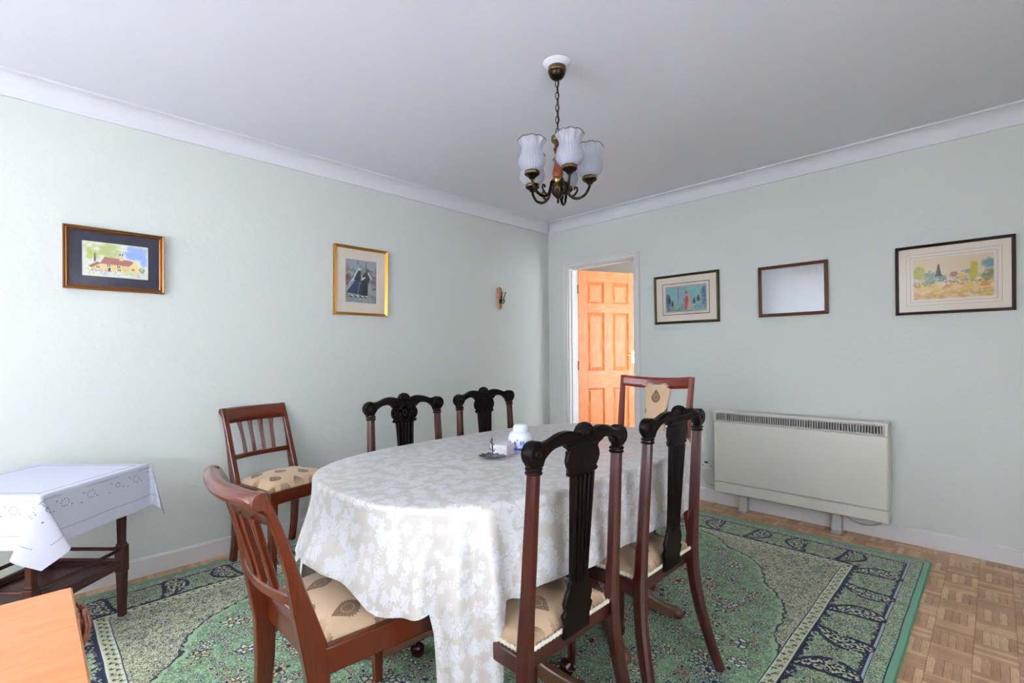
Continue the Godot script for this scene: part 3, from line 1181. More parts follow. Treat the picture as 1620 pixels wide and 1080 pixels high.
# ------------------------------------------------------------------ dining table and cloth
const TAB := Vector3(1.82, 0.0, 2.26)
const TAB_A := 0.455
const TAB_B := 0.782
const TAB_TOP := 0.752

func superellipse(n: int, a: float, b: float, e := 3.0) -> PackedVector2Array:
	var raw := PackedVector2Array()
	for i in 2001:
		var t := TAU * i / 2000.0
		raw.append(Vector2(a * signf(cos(t)) * pow(absf(cos(t)), 2.0 / e), b * signf(sin(t)) * pow(absf(sin(t)), 2.0 / e)))
	var cum := PackedFloat32Array([0.0])
	for i in 2000:
		cum.append(cum[i] + raw[i].distance_to(raw[i + 1]))
	var out := PackedVector2Array()
	var k := 0
	for i in n:
		var want := cum[2000] * i / n
		while cum[k + 1] < want:
			k += 1
		out.append(raw[k].lerp(raw[k + 1], (want - cum[k]) / maxf(cum[k + 1] - cum[k], 1e-6)))
	return out

func dining_table() -> void:
	var t := thing("dining_table", "oval mahogany pedestal dining table hidden beneath the cream damask cloth", "table", Vector3(TAB.x, RUG_TOP, TAB.z))
	var st := S()
	var flat := func(p: Vector3) -> Vector3: return Vector3(p.x, TAB_TOP - RUG_TOP - 0.014 + p.z, -p.y)
	plate(st, superellipse(96, TAB_A, TAB_B), 0.026, 0.006, flat)
	obj("tabletop", fin(st), mats.brown_oak_z, t)
	st = S()
	plate(st, superellipse(64, TAB_A - 0.09, TAB_B - 0.12), 0.05, 0.004, func(p): return Vector3(p.x, TAB_TOP - RUG_TOP - 0.054 + p.z, -p.y))
	obj("apron", fin(st), mats.brown_oak_z, t)
	for zc in [-0.33, 0.33]:
		var ps := S()
		lathe(ps, curve2([Vector2(0, 0.12), Vector2(0.05, 0.12), Vector2(0.055, 0.20), Vector2(0.038, 0.24), Vector2(0.06, 0.34), Vector2(0.045, 0.46), Vector2(0.034, 0.54), Vector2(0.05, 0.60), Vector2(0.09, 0.664), Vector2(0, 0.665)], 4), 20, Transform3D(Basis.IDENTITY, Vector3(0, 0, zc)))
		obj("pedestal", fin(ps), mats.brown_oak_y, t)
		for sx in [-1.0, 1.0]:
			for sz in [-1.0, 1.0]:
				var ls := S()
				var d := Vector3(sx * 0.86, 0, sz * 0.5).normalized()
				var c := Vector3(0, 0, zc)
				bar(ls, curve([c + d * 0.03 + Vector3(0, 0.19, 0), c + d * 0.14 + Vector3(0, 0.16, 0), c + d * 0.27 + Vector3(0, 0.075, 0), c + d * 0.37 + Vector3(0, 0.035, 0), c + d * 0.41 + Vector3(0, 0.03, 0)], 5), 0.036, ease_list([0.07, 0.06, 0.048, 0.04, 0.036], 5), Vector3.UP)
				obj("leg", fin(ls), mats.brown_oak_x, t)
				var cs := S()
				blob(cs, c + d * 0.412 + Vector3(0, 0.024, 0), Vector3(0.026, 0.024, 0.026), 10)
				obj("foot", fin(cs), mats.brown_oak_x, t)

# seats the hem may come to rest on: centre, half width, z range along the seat's own axes, top
var seat_spots := []

# where each chair stands and which way it faces, in degrees
const CHAIRS := [
	[Vector3(2.155, 0.0135, 2.674), -90.0], [Vector3(2.155, 0.0135, 2.160), -90.0], [Vector3(1.500, 0.0135, 2.470), 90.0], [Vector3(1.500, 0.0135, 1.992), 90.0],
	[Vector3(1.825, 0.0135, 2.965), 180.0], [Vector3(0.378, 0.0135, 2.638), 104.0], [Vector3(1.744, 0.0135, 1.37), 0.0]]

func table_cloth() -> void:
	for k in [4]:
		var xf := Transform3D(Basis(Vector3.UP, deg_to_rad(CHAIRS[k][1])), CHAIRS[k][0])
		seat_spots.append({"inv": xf.affine_inverse(), "w": 0.222, "z0": -0.23, "z1": 0.19, "top": 0.50})
	var n := 480
	var rim := superellipse(n, TAB_A + 0.003, TAB_B + 0.003)
	var nor := PackedVector2Array()
	var arc := PackedFloat32Array()
	var run := 0.0
	for i in n:
		nor.append((rim[(i + 1) % n] - rim[(i - 1 + n) % n]).normalized().orthogonal())
		arc.append(run)
		run += rim[i].distance_to(rim[(i + 1) % n])
	var top := TAB_TOP + 0.003
	# the square corners of the cloth hang as narrow falls at the rounded corners of the near end
	var falls := []
	for sx in [-1.0, 1.0]:
		for sz in [1.0]:
			var best := 0
			for i in n:
				if rim[i].distance_to(Vector2(0.386 * sx, 0.638 * sz)) < rim[best].distance_to(Vector2(0.386 * sx, 0.638 * sz)):
					best = i
			falls.append(arc[best])
	var drop := PackedFloat32Array()
	var fall := PackedFloat32Array()
	for i in n:
		var d := nor[i]
		var l := lerpf(lerpf(0.232, 0.27, absf(d.y)), 0.222, smoothstep(0.93, 1.0, absf(d.y)))
		var near := 9.0
		for a in falls:
			near = minf(near, minf(absf(arc[i] - a), run - absf(arc[i] - a)))
		var c := 1.0 - smoothstep(0.062, 0.086, near)
		drop.append(l + 0.33 * c - 0.4 * near * c)
		fall.append(1.0 - smoothstep(0.085, 0.20, near))
	var cols := 44
	var pos := []
	var uvs := []
	for i in n + 1:
		var k := i % n
		var l: float = drop[k]
		var corner: float = fall[k]
		var col := PackedVector3Array()
		var uc := PackedVector2Array()
		for j in cols + 1:
			var s := l * j / cols
			var q := rim[k]
			var d := nor[k]
			# rounded shoulder, then the fall
			var rs := 0.012
			var out := 0.0
			var y := top
			if s < rs * PI / 2:
				out = rs * sin(s / rs)
				y = top - rs * (1.0 - cos(s / rs))
			else:
				out = rs
				y = top - rs - (s - rs * PI / 2)
			var f := smoothstep(0.0, 0.28, s)
			var ripple := cos(arc[k] * TAU / 0.29 + 0.8) * 0.009 + cos(arc[k] * TAU / 0.13) * 0.003
			ripple += corner * (cos(arc[k] * TAU / 0.085 + 1.2) * 0.017 + 0.012)
			out += f * (ripple + 0.016 + s * lerpf(0.15, 0.03, smoothstep(-0.2, 0.6, d.x)) * (1.0 - 0.4 * corner))
			if s > l - 0.012:
				out += 0.0015
			var p3 := Vector3(TAB.x + q.x + d.x * out, y, TAB.z + q.y + d.y * out)
			# the hem lies on a seat that stands under it
			for spot in seat_spots:
				var lc: Vector3 = spot.inv * p3
				if absf(lc.x) < spot.w and lc.z > spot.z0 and lc.z < spot.z1 and p3.y < spot.top:
					var extra: float = spot.top - p3.y
					p3.y = spot.top + 0.003
					p3 += Vector3(d.x, 0, d.y) * extra * 0.9
			col.append(p3)
			uc.append(Vector2(q.x + d.x * s, q.y + d.y * s) / 0.55)
		pos.append(col)
		uvs.append(uc)
	var st := S()
	st.set_smooth_group(1)
	for i in n:
		for j in cols:
			quad(st, pos[i][j], pos[i][j + 1], pos[i + 1][j + 1], pos[i + 1][j], uvs[i][j], uvs[i][j + 1], uvs[i + 1][j + 1], uvs[i + 1][j])
	# the top, in rings towards the middle
	var rings := 10
	for i in n:
		for r in rings:
			var k0 := 1.0 - float(r) / rings
			var k1 := 1.0 - float(r + 1) / rings
			var a := rim[i]
			var b := rim[(i + 1) % n]
			var c := [a * k0, b * k0, b * k1, a * k1]
			var v := []
			for e in c:
				v.append(Vector3(TAB.x + e.x, top, TAB.z + e.y))
			if r == rings - 1:
				vtx(st, v[0], c[0] / 0.55); vtx(st, v[2], c[2] / 0.55); vtx(st, v[1], c[1] / 0.55)
			else:
				quad(st, v[0], v[1], v[2], v[3], c[0] / 0.55, c[1] / 0.55, c[2] / 0.55, c[3] / 0.55)
	var o := obj("tablecloth", fin(st), mats.cream_damask)
	tag(o, "cream damask tablecloth with woven leaves draped over the oval dining table", "tablecloth")

# ------------------------------------------------------------------ chairs
func cushion(wb: float, wf: float, zb: float, zf: float, y0: float, h: float) -> ArrayMesh:
	var st := S()
	var nu := 20
	var nv := 20
	grid(st, nv, nu, func(v: float, u: float):
		var z := lerpf(zb, zf, v)
		var w := lerpf(wb, wf, v)
		var ex := minf(u, 1 - u) * 2.0
		var ez := minf(v, 1 - v) * 2.0
		var k := pow(1.0 - pow(1.0 - clampf(minf(ex, ez) * 3.0, 0, 1), 2.0), 0.5)
		var dome := (1.0 - pow(2 * u - 1, 2.0)) * (1.0 - pow(2 * v - 1, 2.0))
		return Vector3((u - 0.5) * w, y0 + h * 0.55 * k + h * 0.45 * dome, z))
	return fin(st)

func post_side(y: float) -> float:
	return -0.205 - maxf(0.0, y - 0.42) * 0.055

func carved_chair(label: String) -> Node3D:
	var t := thing("carved_chair", label, "chair", Vector3.ZERO, 0.0, "carved splat-back dining chairs")
	t.scale = Vector3(1.0, 0.98, 1.0)
	var dk: Material = mats.black_mahogany_y
	var rd: Material = mats.dark_mahogany_y
	for sg in [-1.0, 1.0]:
		var st := S()
		bar(st, curve([Vector3(sg * 0.222, 0, -0.285), Vector3(sg * 0.208, 0.10, -0.255), Vector3(sg * 0.192, 0.24, -0.222), Vector3(sg * 0.180, 0.40, -0.205), Vector3(sg * 0.176, 0.60, post_side(0.60)), Vector3(sg * 0.171, 0.885, post_side(0.885))], 6), ease_list([0.030, 0.031, 0.034, 0.036, 0.032, 0.028], 6), ease_list([0.030, 0.033, 0.037, 0.040, 0.032, 0.028], 6), Vector3(0, 0, 1), 0.45)
		var post := obj("back_post", fin(st), rd, t)
		st = S()
		# cabriole front leg with a pad foot
		tube(st, curve([Vector3(sg * 0.157, 0.43, 0.077), Vector3(sg * 0.167, 0.36, 0.097), Vector3(sg * 0.165, 0.25, 0.094), Vector3(sg * 0.158, 0.13, 0.082), Vector3(sg * 0.158, 0.05, 0.082), Vector3(sg * 0.165, 0.026, 0.094), Vector3(sg * 0.166, 0.0, 0.096)], 5), ease_list([0.030, 0.034, 0.023, 0.016, 0.0135, 0.027, 0.022], 5), 12)
		obj("leg", fin(st), rd, t)
		# turned scroll of the ear and the collar below it
		st = S()
		for face in [1.0, -1.0]:
			var b := Basis(Vector3.RIGHT, PI / 2 * face)
			lathe(st, PackedVector2Array([Vector2(0.029, 0.0), Vector2(0.029, 0.012), Vector2(0.024, 0.017), Vector2(0.018, 0.014), Vector2(0.012, 0.014), Vector2(0.008, 0.019), Vector2(0, 0.020)]), 18, Transform3D(b, Vector3(sg * 0.174, 0.914, post_side(0.914))))
		for y in [0.868, 0.878]:
			lathe(st, PackedVector2Array([Vector2(0.012, -0.005), Vector2(0.020, -0.003), Vector2(0.021, 0.0), Vector2(0.020, 0.003), Vector2(0.012, 0.005)]), 14, Transform3D(Basis.IDENTITY, Vector3(sg * 0.171, y, post_side(y))))
		obj("ear_scroll", fin(st), dk, post)
	# crest rail
	var half := [Vector2(0.0, 0.944), Vector2(0.030, 0.946), Vector2(0.060, 0.955), Vector2(0.095, 0.953), Vector2(0.130, 0.941), Vector2(0.152, 0.938), Vector2(0.172, 0.944), Vector2(0.192, 0.936), Vector2(0.203, 0.917), Vector2(0.198, 0.897), Vector2(0.186, 0.882), Vector2(0.156, 0.880), Vector2(0.148, 0.896), Vector2(0.128, 0.913), Vector2(0.104, 0.921), Vector2(0.078, 0.921), Vector2(0.062, 0.912), Vector2(0.0, 0.912)]
	var pl := []
	for i in range(half.size() - 1, -1, -1):
		pl.append(half[i])
	for i in range(1, half.size() - 1):
		pl.append(Vector2(-half[i].x, half[i].y))
	var bend := func(p: Vector3) -> Vector3: return Vector3(p.x, p.y, p.z + post_side(p.y) - 0.012 * (1.0 - pow(p.x / 0.2, 2.0)))
	var st := S()
	plate(st, curve2(pl, 3, true), 0.028, 0.006, bend)
	var crest := obj("crest_rail", fin(st), dk, t)
	# carved shell on the crest
	st = S()
	for k in 7:
		var a := PI * (k + 0.5) / 7.0
		blob(st, bend.call(Vector3(cos(a) * 0.020, 0.944 + sin(a) * 0.014, 0.0)), Vector3(0.0095, 0.0135, 0.019), 8)
	blob(st, bend.call(Vector3(0, 0.946, 0.0)), Vector3(0.017, 0.014, 0.021), 10)
	obj("shell", fin(st), dk, crest)
	# splat: vase, reeded column, shoe
	var vh := [Vector2(0.052, 0.924), Vector2(0.066, 0.918), Vector2(0.066, 0.910), Vector2(0.059, 0.904), Vector2(0.066, 0.893), Vector2(0.069, 0.878), Vector2(0.064, 0.863), Vector2(0.055, 0.853), Vector2(0.062, 0.847), Vector2(0.060, 0.840), Vector2(0.047, 0.836), Vector2(0.043, 0.80), Vector2(0.037, 0.74), Vector2(0.033, 0.66), Vector2(0.032, 0.59), Vector2(0.034, 0.565), Vector2(0.043, 0.558), Vector2(0.042, 0.548), Vector2(0.050, 0.535), Vector2(0.058, 0.512), Vector2(0.052, 0.492), Vector2(0.062, 0.482), Vector2(0.056, 0.468), Vector2(0.050, 0.455), Vector2(0.052, 0.42)]
	pl = []
	for i in range(vh.size() - 1, -1, -1):
		pl.append(vh[i])
	for i in vh.size():
		pl.append(Vector2(-vh[i].x, vh[i].y))
	st = S()
	plate(st, PackedVector2Array(pl), 0.012, 0.003, bend)
	var sp := obj("splat", fin(st), dk, t)
	st = S()
	for k in 5:
		for face in [-1.0, 1.0]:
			var pts := []
			for y in [0.838, 0.79, 0.73, 0.66, 0.59, 0.555]:
				var w := remap(y, 0.555, 0.838, 0.030, 0.043)
				pts.append(bend.call(Vector3((k - 2) * w * 0.42, y, face * 0.006)))
			tube(st, curve(pts, 2), ease_list([0.0060, 0.0058, 0.0052, 0.0046, 0.0044, 0.0050], 2), 8)
	obj("reeds", fin(st), dk, sp)
	# leaf carving on the front of vase and crest
	st = S()
	var r := RandomNumberGenerator.new()
	r.seed = 12
	for k in 46:
		var y := r.randf_range(0.845, 0.935)
		var x := r.randf_range(0.0, 0.056)
		for sg in [-1.0, 1.0]:
			blob(st, bend.call(Vector3(sg * x, y, 0.012 if y > 0.912 else 0.007)), Vector3(r.randf_range(0.003, 0.007), r.randf_range(0.004, 0.010), r.randf_range(0.004, 0.008)), 6)
	for face in [-1.0]:
		for k in 4:
			var a := PI / 2 * k
			blob(st, bend.call(Vector3(cos(a) * 0.007, 0.876 + sin(a) * 0.007, face * 0.006)), Vector3(0.005, 0.005, 0.003), 6)
	obj("carving", fin(st), dk, sp)
	# seat frame, cushion and braid
	seat_frame(t, 0.335, 0.345, -0.19, 0.092, 0.385, 0.430, mats.dark_mahogany_x)
	var cu := obj("cushion", cushion(0.355, 0.362, -0.205, 0.112, 0.428, 0.055), mats.seat_damask, t)
	st = S()
	var loop := PackedVector3Array()
	var cs := [Vector3(-0.178, 0.436, -0.206), Vector3(0.178, 0.436, -0.206), Vector3(0.182, 0.436, 0.113), Vector3(-0.182, 0.436, 0.113)]
	for s in 4:
		for k in 52:
			loop.append((cs[s] as Vector3).lerp(cs[(s + 1) % 4], k / 52.0))
	sweep(st, loop, ngon(6), func(i): return Vector2(0.0045, 0.0075) * (1.0 if i % 2 else 0.62), Vector3.UP, false, true)
	obj("braid", fin(st), mats.braid, cu)
	return t

func seat_frame(t: Node3D, wb: float, wf: float, zb: float, zf: float, y0: float, y1: float, m: Material) -> void:
	var h := y1 - y0
	var yc := (y0 + y1) / 2
	obj("seat_rail", boxm(Vector3(0, yc, zb - 0.002), Vector3(wb, h, 0.022), 0.003), m, t)
	obj("seat_rail", boxm(Vector3(0, yc, zf), Vector3(wf - 0.01, h, 0.022), 0.003), m, t)
	for sg in [-1.0, 1.0]:
		var st := S()
		bar(st, PackedVector3Array([Vector3(sg * (wb / 2 + 0.012), yc, zb), Vector3(sg * (wf / 2), yc, zf + 0.010)]), 0.024, h, Vector3.UP, 0.12)
		obj("seat_rail", fin(st), m, t)

func spindle_chair(label: String) -> Node3D:
	var t := thing("spindle_chair", label, "chair", Vector3.ZERO, 0.0, "rail-back chairs with spindles")
	t.scale = Vector3(1.0, 0.98, 1.0)
	var my: Material = mats.mahogany_y
	var mx: Material = mats.mahogany_x
	# sabre-shaped post seen from the side: (z, y)
	var front := [Vector2(-0.238, 0.0), Vector2(-0.212, 0.12), Vector2(-0.198, 0.26), Vector2(-0.194, 0.38), Vector2(-0.203, 0.46), Vector2(-0.230, 0.54), Vector2(-0.256, 0.62), Vector2(-0.281, 0.70), Vector2(-0.303, 0.765), Vector2(-0.322, 0.812)]
	var roll := []
	for k in 9:
		var a := deg_to_rad(60.0 + k * 27.0)
		roll.append(Vector2(-0.346 + 0.021 * cos(a), 0.826 + 0.021 * sin(a)))
	var back := [Vector2(-0.330, 0.785), Vector2(-0.312, 0.73), Vector2(-0.291, 0.64), Vector2(-0.278, 0.55), Vector2(-0.262, 0.46), Vector2(-0.250, 0.39), Vector2(-0.246, 0.26), Vector2(-0.252, 0.12), Vector2(-0.272, 0.0)]
	var pl := []
	pl.append_array(front)
	pl.append_array(roll)
	pl.append_array(back)
	for sg in [-1.0, 1.0]:
		var st := S()
		plate(st, PackedVector2Array(pl), 0.028, 0.003, func(p): return Vector3(sg * (0.178) + p.z, p.y, p.x))
		obj("back_post", fin(st), my, t)
		st = S()
		bar(st, PackedVector3Array([Vector3(sg * 0.208, 0.0, 0.152), Vector3(sg * 0.203, 0.2, 0.144), Vector3(sg * 0.200, 0.445, 0.14)]), [0.026, 0.034, 0.042], [0.026, 0.034, 0.042], Vector3(0, 0, 1), 0.12)
		obj("leg", fin(st), my, t)
	var bow := func(x: float) -> float: return -0.034 * (1.0 - pow(x / 0.19, 2.0))
	var path := func(y: float, z: float, w: float) -> PackedVector3Array:
		var o := PackedVector3Array()
		for k in 13:
			var x := lerpf(-w, w, k / 12.0)
			o.append(Vector3(x, y, z + bow.call(x)))
		return o
	# rolled top rail
	var st := S()
	var sec := PackedVector2Array([Vector2(-0.010, -0.044), Vector2(0.008, -0.046), Vector2(0.018, -0.010), Vector2(0.026, 0.004), Vector2(0.040, 0.000), Vector2(0.054, 0.006), Vector2(0.060, 0.020), Vector2(0.052, 0.036), Vector2(0.036, 0.040), Vector2(0.020, 0.032), Vector2(0.006, 0.005)])
	sweep(st, path.call(0.806, -0.302, 0.168), sec, func(_i): return Vector2.ONE, Vector3.UP, true)
	obj("top_rail", fin(st), mx, t)
	st = S()
	sweep(st, path.call(0.572, -0.257, 0.168), rect_sec(0.3), func(_i): return Vector2(0.011, 0.013), Vector3.UP, false)
	obj("cross_rail", fin(st), mx, t)
	for k in 4:
		var x := (k - 1.5) * 0.062
		var b: float = bow.call(x)
		var sp := S()
		var pts := curve([Vector3(x * 0.92, 0.578, -0.257 + b), Vector3(x * 0.94, 0.64, -0.272 + b), Vector3(x * 0.98, 0.71, -0.291 + b), Vector3(x * 1.05, 0.768, -0.306 + b)], 4)
		bar(sp, pts, ease_list([0.018, 0.017, 0.017, 0.026], 4), 0.014, Vector3(0, 0, 1), 0.4)
		for e in [-0.0045, 0.0045]:
			var rp := PackedVector3Array()
			for p in pts:
				rp.append(p + Vector3(e, 0, 0.0065))
			tube(sp, rp, 0.0035, 6)
		obj("spindle", fin(sp), my, t)
	seat_frame(t, 0.34, 0.415, -0.205, 0.145, 0.378, 0.444, mx)
	obj("cushion", cushion(0.335, 0.402, -0.202, 0.142, 0.440, 0.060), mats.seat_damask, t)
	return t

func carver(label: String) -> Node3D:
	var t := thing("carver_chair", label, "chair")
	var my: Material = mats.red_mahogany_y
	var mx: Material = mats.red_mahogany_x
	for sg in [-1.0, 1.0]:
		var st := S()
		bar(st, curve([Vector3(sg * 0.215, 0, -0.30), Vector3(sg * 0.205, 0.22, -0.235), Vector3(sg * 0.203, 0.43, -0.21), Vector3(sg * 0.208, 0.70, -0.232), Vector3(sg * 0.216, 0.985, -0.275)], 5), ease_list([0.03, 0.034, 0.036, 0.030, 0.024], 5), ease_list([0.032, 0.036, 0.042, 0.034, 0.03], 5), Vector3(0, 0, 1), 0.3)
		obj("back_post", fin(st), my, t)
		st = S()
		bar(st, PackedVector3Array([Vector3(sg * 0.225, 0, 0.20), Vector3(sg * 0.225, 0.43, 0.20)]), [0.028, 0.042], [0.028, 0.042], Vector3(0, 0, 1), 0.15)
		obj("leg", fin(st), my, t)
		st = S()
		bar(st, curve([Vector3(sg * 0.212, 0.655, -0.225), Vector3(sg * 0.235, 0.640, -0.12), Vector3(sg * 0.245, 0.620, -0.02), Vector3(sg * 0.243, 0.615, 0.03)], 5), ease_list([0.024, 0.030, 0.036, 0.042], 5), ease_list([0.026, 0.024, 0.024, 0.030], 5), Vector3.UP, 0.4)
		obj("arm", fin(st), my, t)
		st = S()
		bar(st, curve([Vector3(sg * 0.228, 0.43, 0.08), Vector3(sg * 0.236, 0.52, 0.055), Vector3(sg * 0.242, 0.605, 0.005)], 5), ease_list([0.03, 0.024, 0.028], 5), ease_list([0.034, 0.026, 0.028], 5), Vector3(0, 0, 1), 0.3)
		obj("arm_support", fin(st), my, t)
	var st := S()
	var pts := PackedVector3Array()
	for k in 13:
		var x := lerpf(-0.208, 0.208, k / 12.0)
		pts.append(Vector3(x, 0.955 - 0.012 * (1.0 - pow(x / 0.208, 2.0)), -0.268 - 0.035 * (1.0 - pow(x / 0.208, 2.0))))
	sweep(st, pts, rect_sec(0.5), func(_i): return Vector2(0.011, 0.032), Vector3(0, 0.98, -0.16), false)
	obj("top_rail", fin(st), mx, t)
	# upholstered splat
	st = S()
	plate(st, curve2([Vector2(-0.060, 0.44), Vector2(0.060, 0.44), Vector2(0.058, 0.60), Vector2(0.068, 0.80), Vector2(0.078, 0.935), Vector2(0.0, 0.937), Vector2(-0.078, 0.935), Vector2(-0.068, 0.80), Vector2(-0.058, 0.60)], 3, true), 0.026, 0.008, func(p): return Vector3(p.x, p.y, p.z - 0.222 - 0.075 * smoothstep(0.42, 1.0, p.y)))
	var s := obj("splat", fin(st), mats.splat_damask, t)
	s.set_meta("label", "splat upholstered in the seat fabric")
	st = S()
	for k in 40:
		blob(st, Vector3(lerpf(-0.075, 0.075, k / 39.0), 0.932, -0.262), Vector3(0.003, 0.003, 0.003), 6)
	obj("braid", fin(st), mats.braid, s)
	seat_frame(t, 0.38, 0.45, -0.20, 0.20, 0.378, 0.440, mx)
	obj("cushion", cushion(0.38, 0.45, -0.205, 0.205, 0.438, 0.05), mats.seat_damask, t)
	return t

func chairs() -> void:
	var c := carved_chair("dark carved splat-back chair seen from behind, nearest on the right side of the table")
	c.position = CHAIRS[0][0]
	c.rotation.y = deg_to_rad(CHAIRS[0][1])
	dup(c, CHAIRS[1][0], deg_to_rad(CHAIRS[1][1]), "dark carved splat-back chair seen from behind, the farther one beside the storage heater")
	dup(c, CHAIRS[2][0], deg_to_rad(CHAIRS[2][1]), "black carved splat-back chair between table and left wall, next to the spindle chairs")
	dup(c, CHAIRS[3][0], deg_to_rad(CHAIRS[3][1]), "black carved splat-back chair between table and left wall, nearer the doorway corner")
	var f := spindle_chair("glossy mahogany spindle-back chair tucked under the near end of the tablecloth")
	f.position = CHAIRS[4][0]
	f.rotation.y = deg_to_rad(CHAIRS[4][1])
	dup(f, CHAIRS[5][0], deg_to_rad(CHAIRS[5][1]), "mahogany spindle-back chair standing against the left wall")
	var e := carver("red mahogany elbow chair with fabric splat at the far end of the table")
	e.position = CHAIRS[6][0]
	e.rotation.y = deg_to_rad(CHAIRS[6][1])

# ------------------------------------------------------------------ other furniture
func sideboard() -> void:
	var t := thing("sideboard", "golden wooden sideboard with scratched top and carved edge in the near left corner", "sideboard", Vector3(1.94, RUG_TOP, 3.608))
	var w := 1.25
	var d := 0.46
	var h := 0.72 - RUG_TOP
	var st := S()
	box(st, Vector3(w / 2, h - 0.013, d / 2), Vector3(w, 0.026, d), 0.003)
	obj("top_board", fin(st), mats.golden_oak, t)
	st = S()
	box(st, Vector3(w / 2, h - 0.028, d / 2), Vector3(w - 0.012, 0.008, d - 0.012), 0.002)
	box(st, Vector3(w / 2, (h - 0.032 + 0.10) / 2, d / 2 + 0.006), Vector3(w - 0.03, h - 0.032 - 0.10, d - 0.03), 0.003)
	obj("body", fin(st), mats.golden_oak, t)
	# carved bosses at the front corners, bulging past the top
	for x in [0.030, w - 0.030]:
		var cs := S()
		lathe(cs, curve2([Vector2(0, -0.042), Vector2(0.022, -0.040), Vector2(0.033, -0.020), Vector2(0.036, 0.0), Vector2(0.034, 0.022), Vector2(0.026, 0.038), Vector2(0, 0.040)], 3), 18, Transform3D(Basis.from_scale(Vector3(0.9, 0.95, 0.7)), Vector3(x, h - 0.066, 0.014)))
		for k in 5:
			var a := -0.9 + 0.45 * k
			tube(cs, curve([Vector3(x + 0.034 * sin(a), h - 0.030, 0.012 - 0.026 * cos(a)), Vector3(x + 0.040 * sin(a + 0.25), h - 0.066, 0.008 - 0.030 * cos(a + 0.25)), Vector3(x + 0.028 * sin(a + 0.5), h - 0.102, 0.012 - 0.022 * cos(a + 0.5))], 4), 0.0035, 6)
		obj("carved_boss", fin(cs), mats.carved_oak, t)
		cs = S()
		bar(cs, PackedVector3Array([Vector3(x, 0.0, 0.026), Vector3(x, h - 0.10, 0.026)]), [0.04, 0.05], [0.04, 0.05], Vector3(0, 0, 1), 0.2)
		obj("corner_post", fin(cs), mats.carved_oak, t)
		cs = S()
		bar(cs, PackedVector3Array([Vector3(x, 0.0, d - 0.03), Vector3(x, 0.13, d - 0.03)]), [0.04, 0.05], [0.04, 0.05], Vector3(0, 0, 1), 0.2)
		obj("leg", fin(cs), mats.carved_oak, t)
	for k in 3:
		var cx := w * (k + 0.5) / 3.0
		obj("drawer", boxm(Vector3(cx, h - 0.17, 0.020), Vector3(w / 3.0 - 0.045, 0.13, 0.012), 0.004), mats.golden_oak, t)

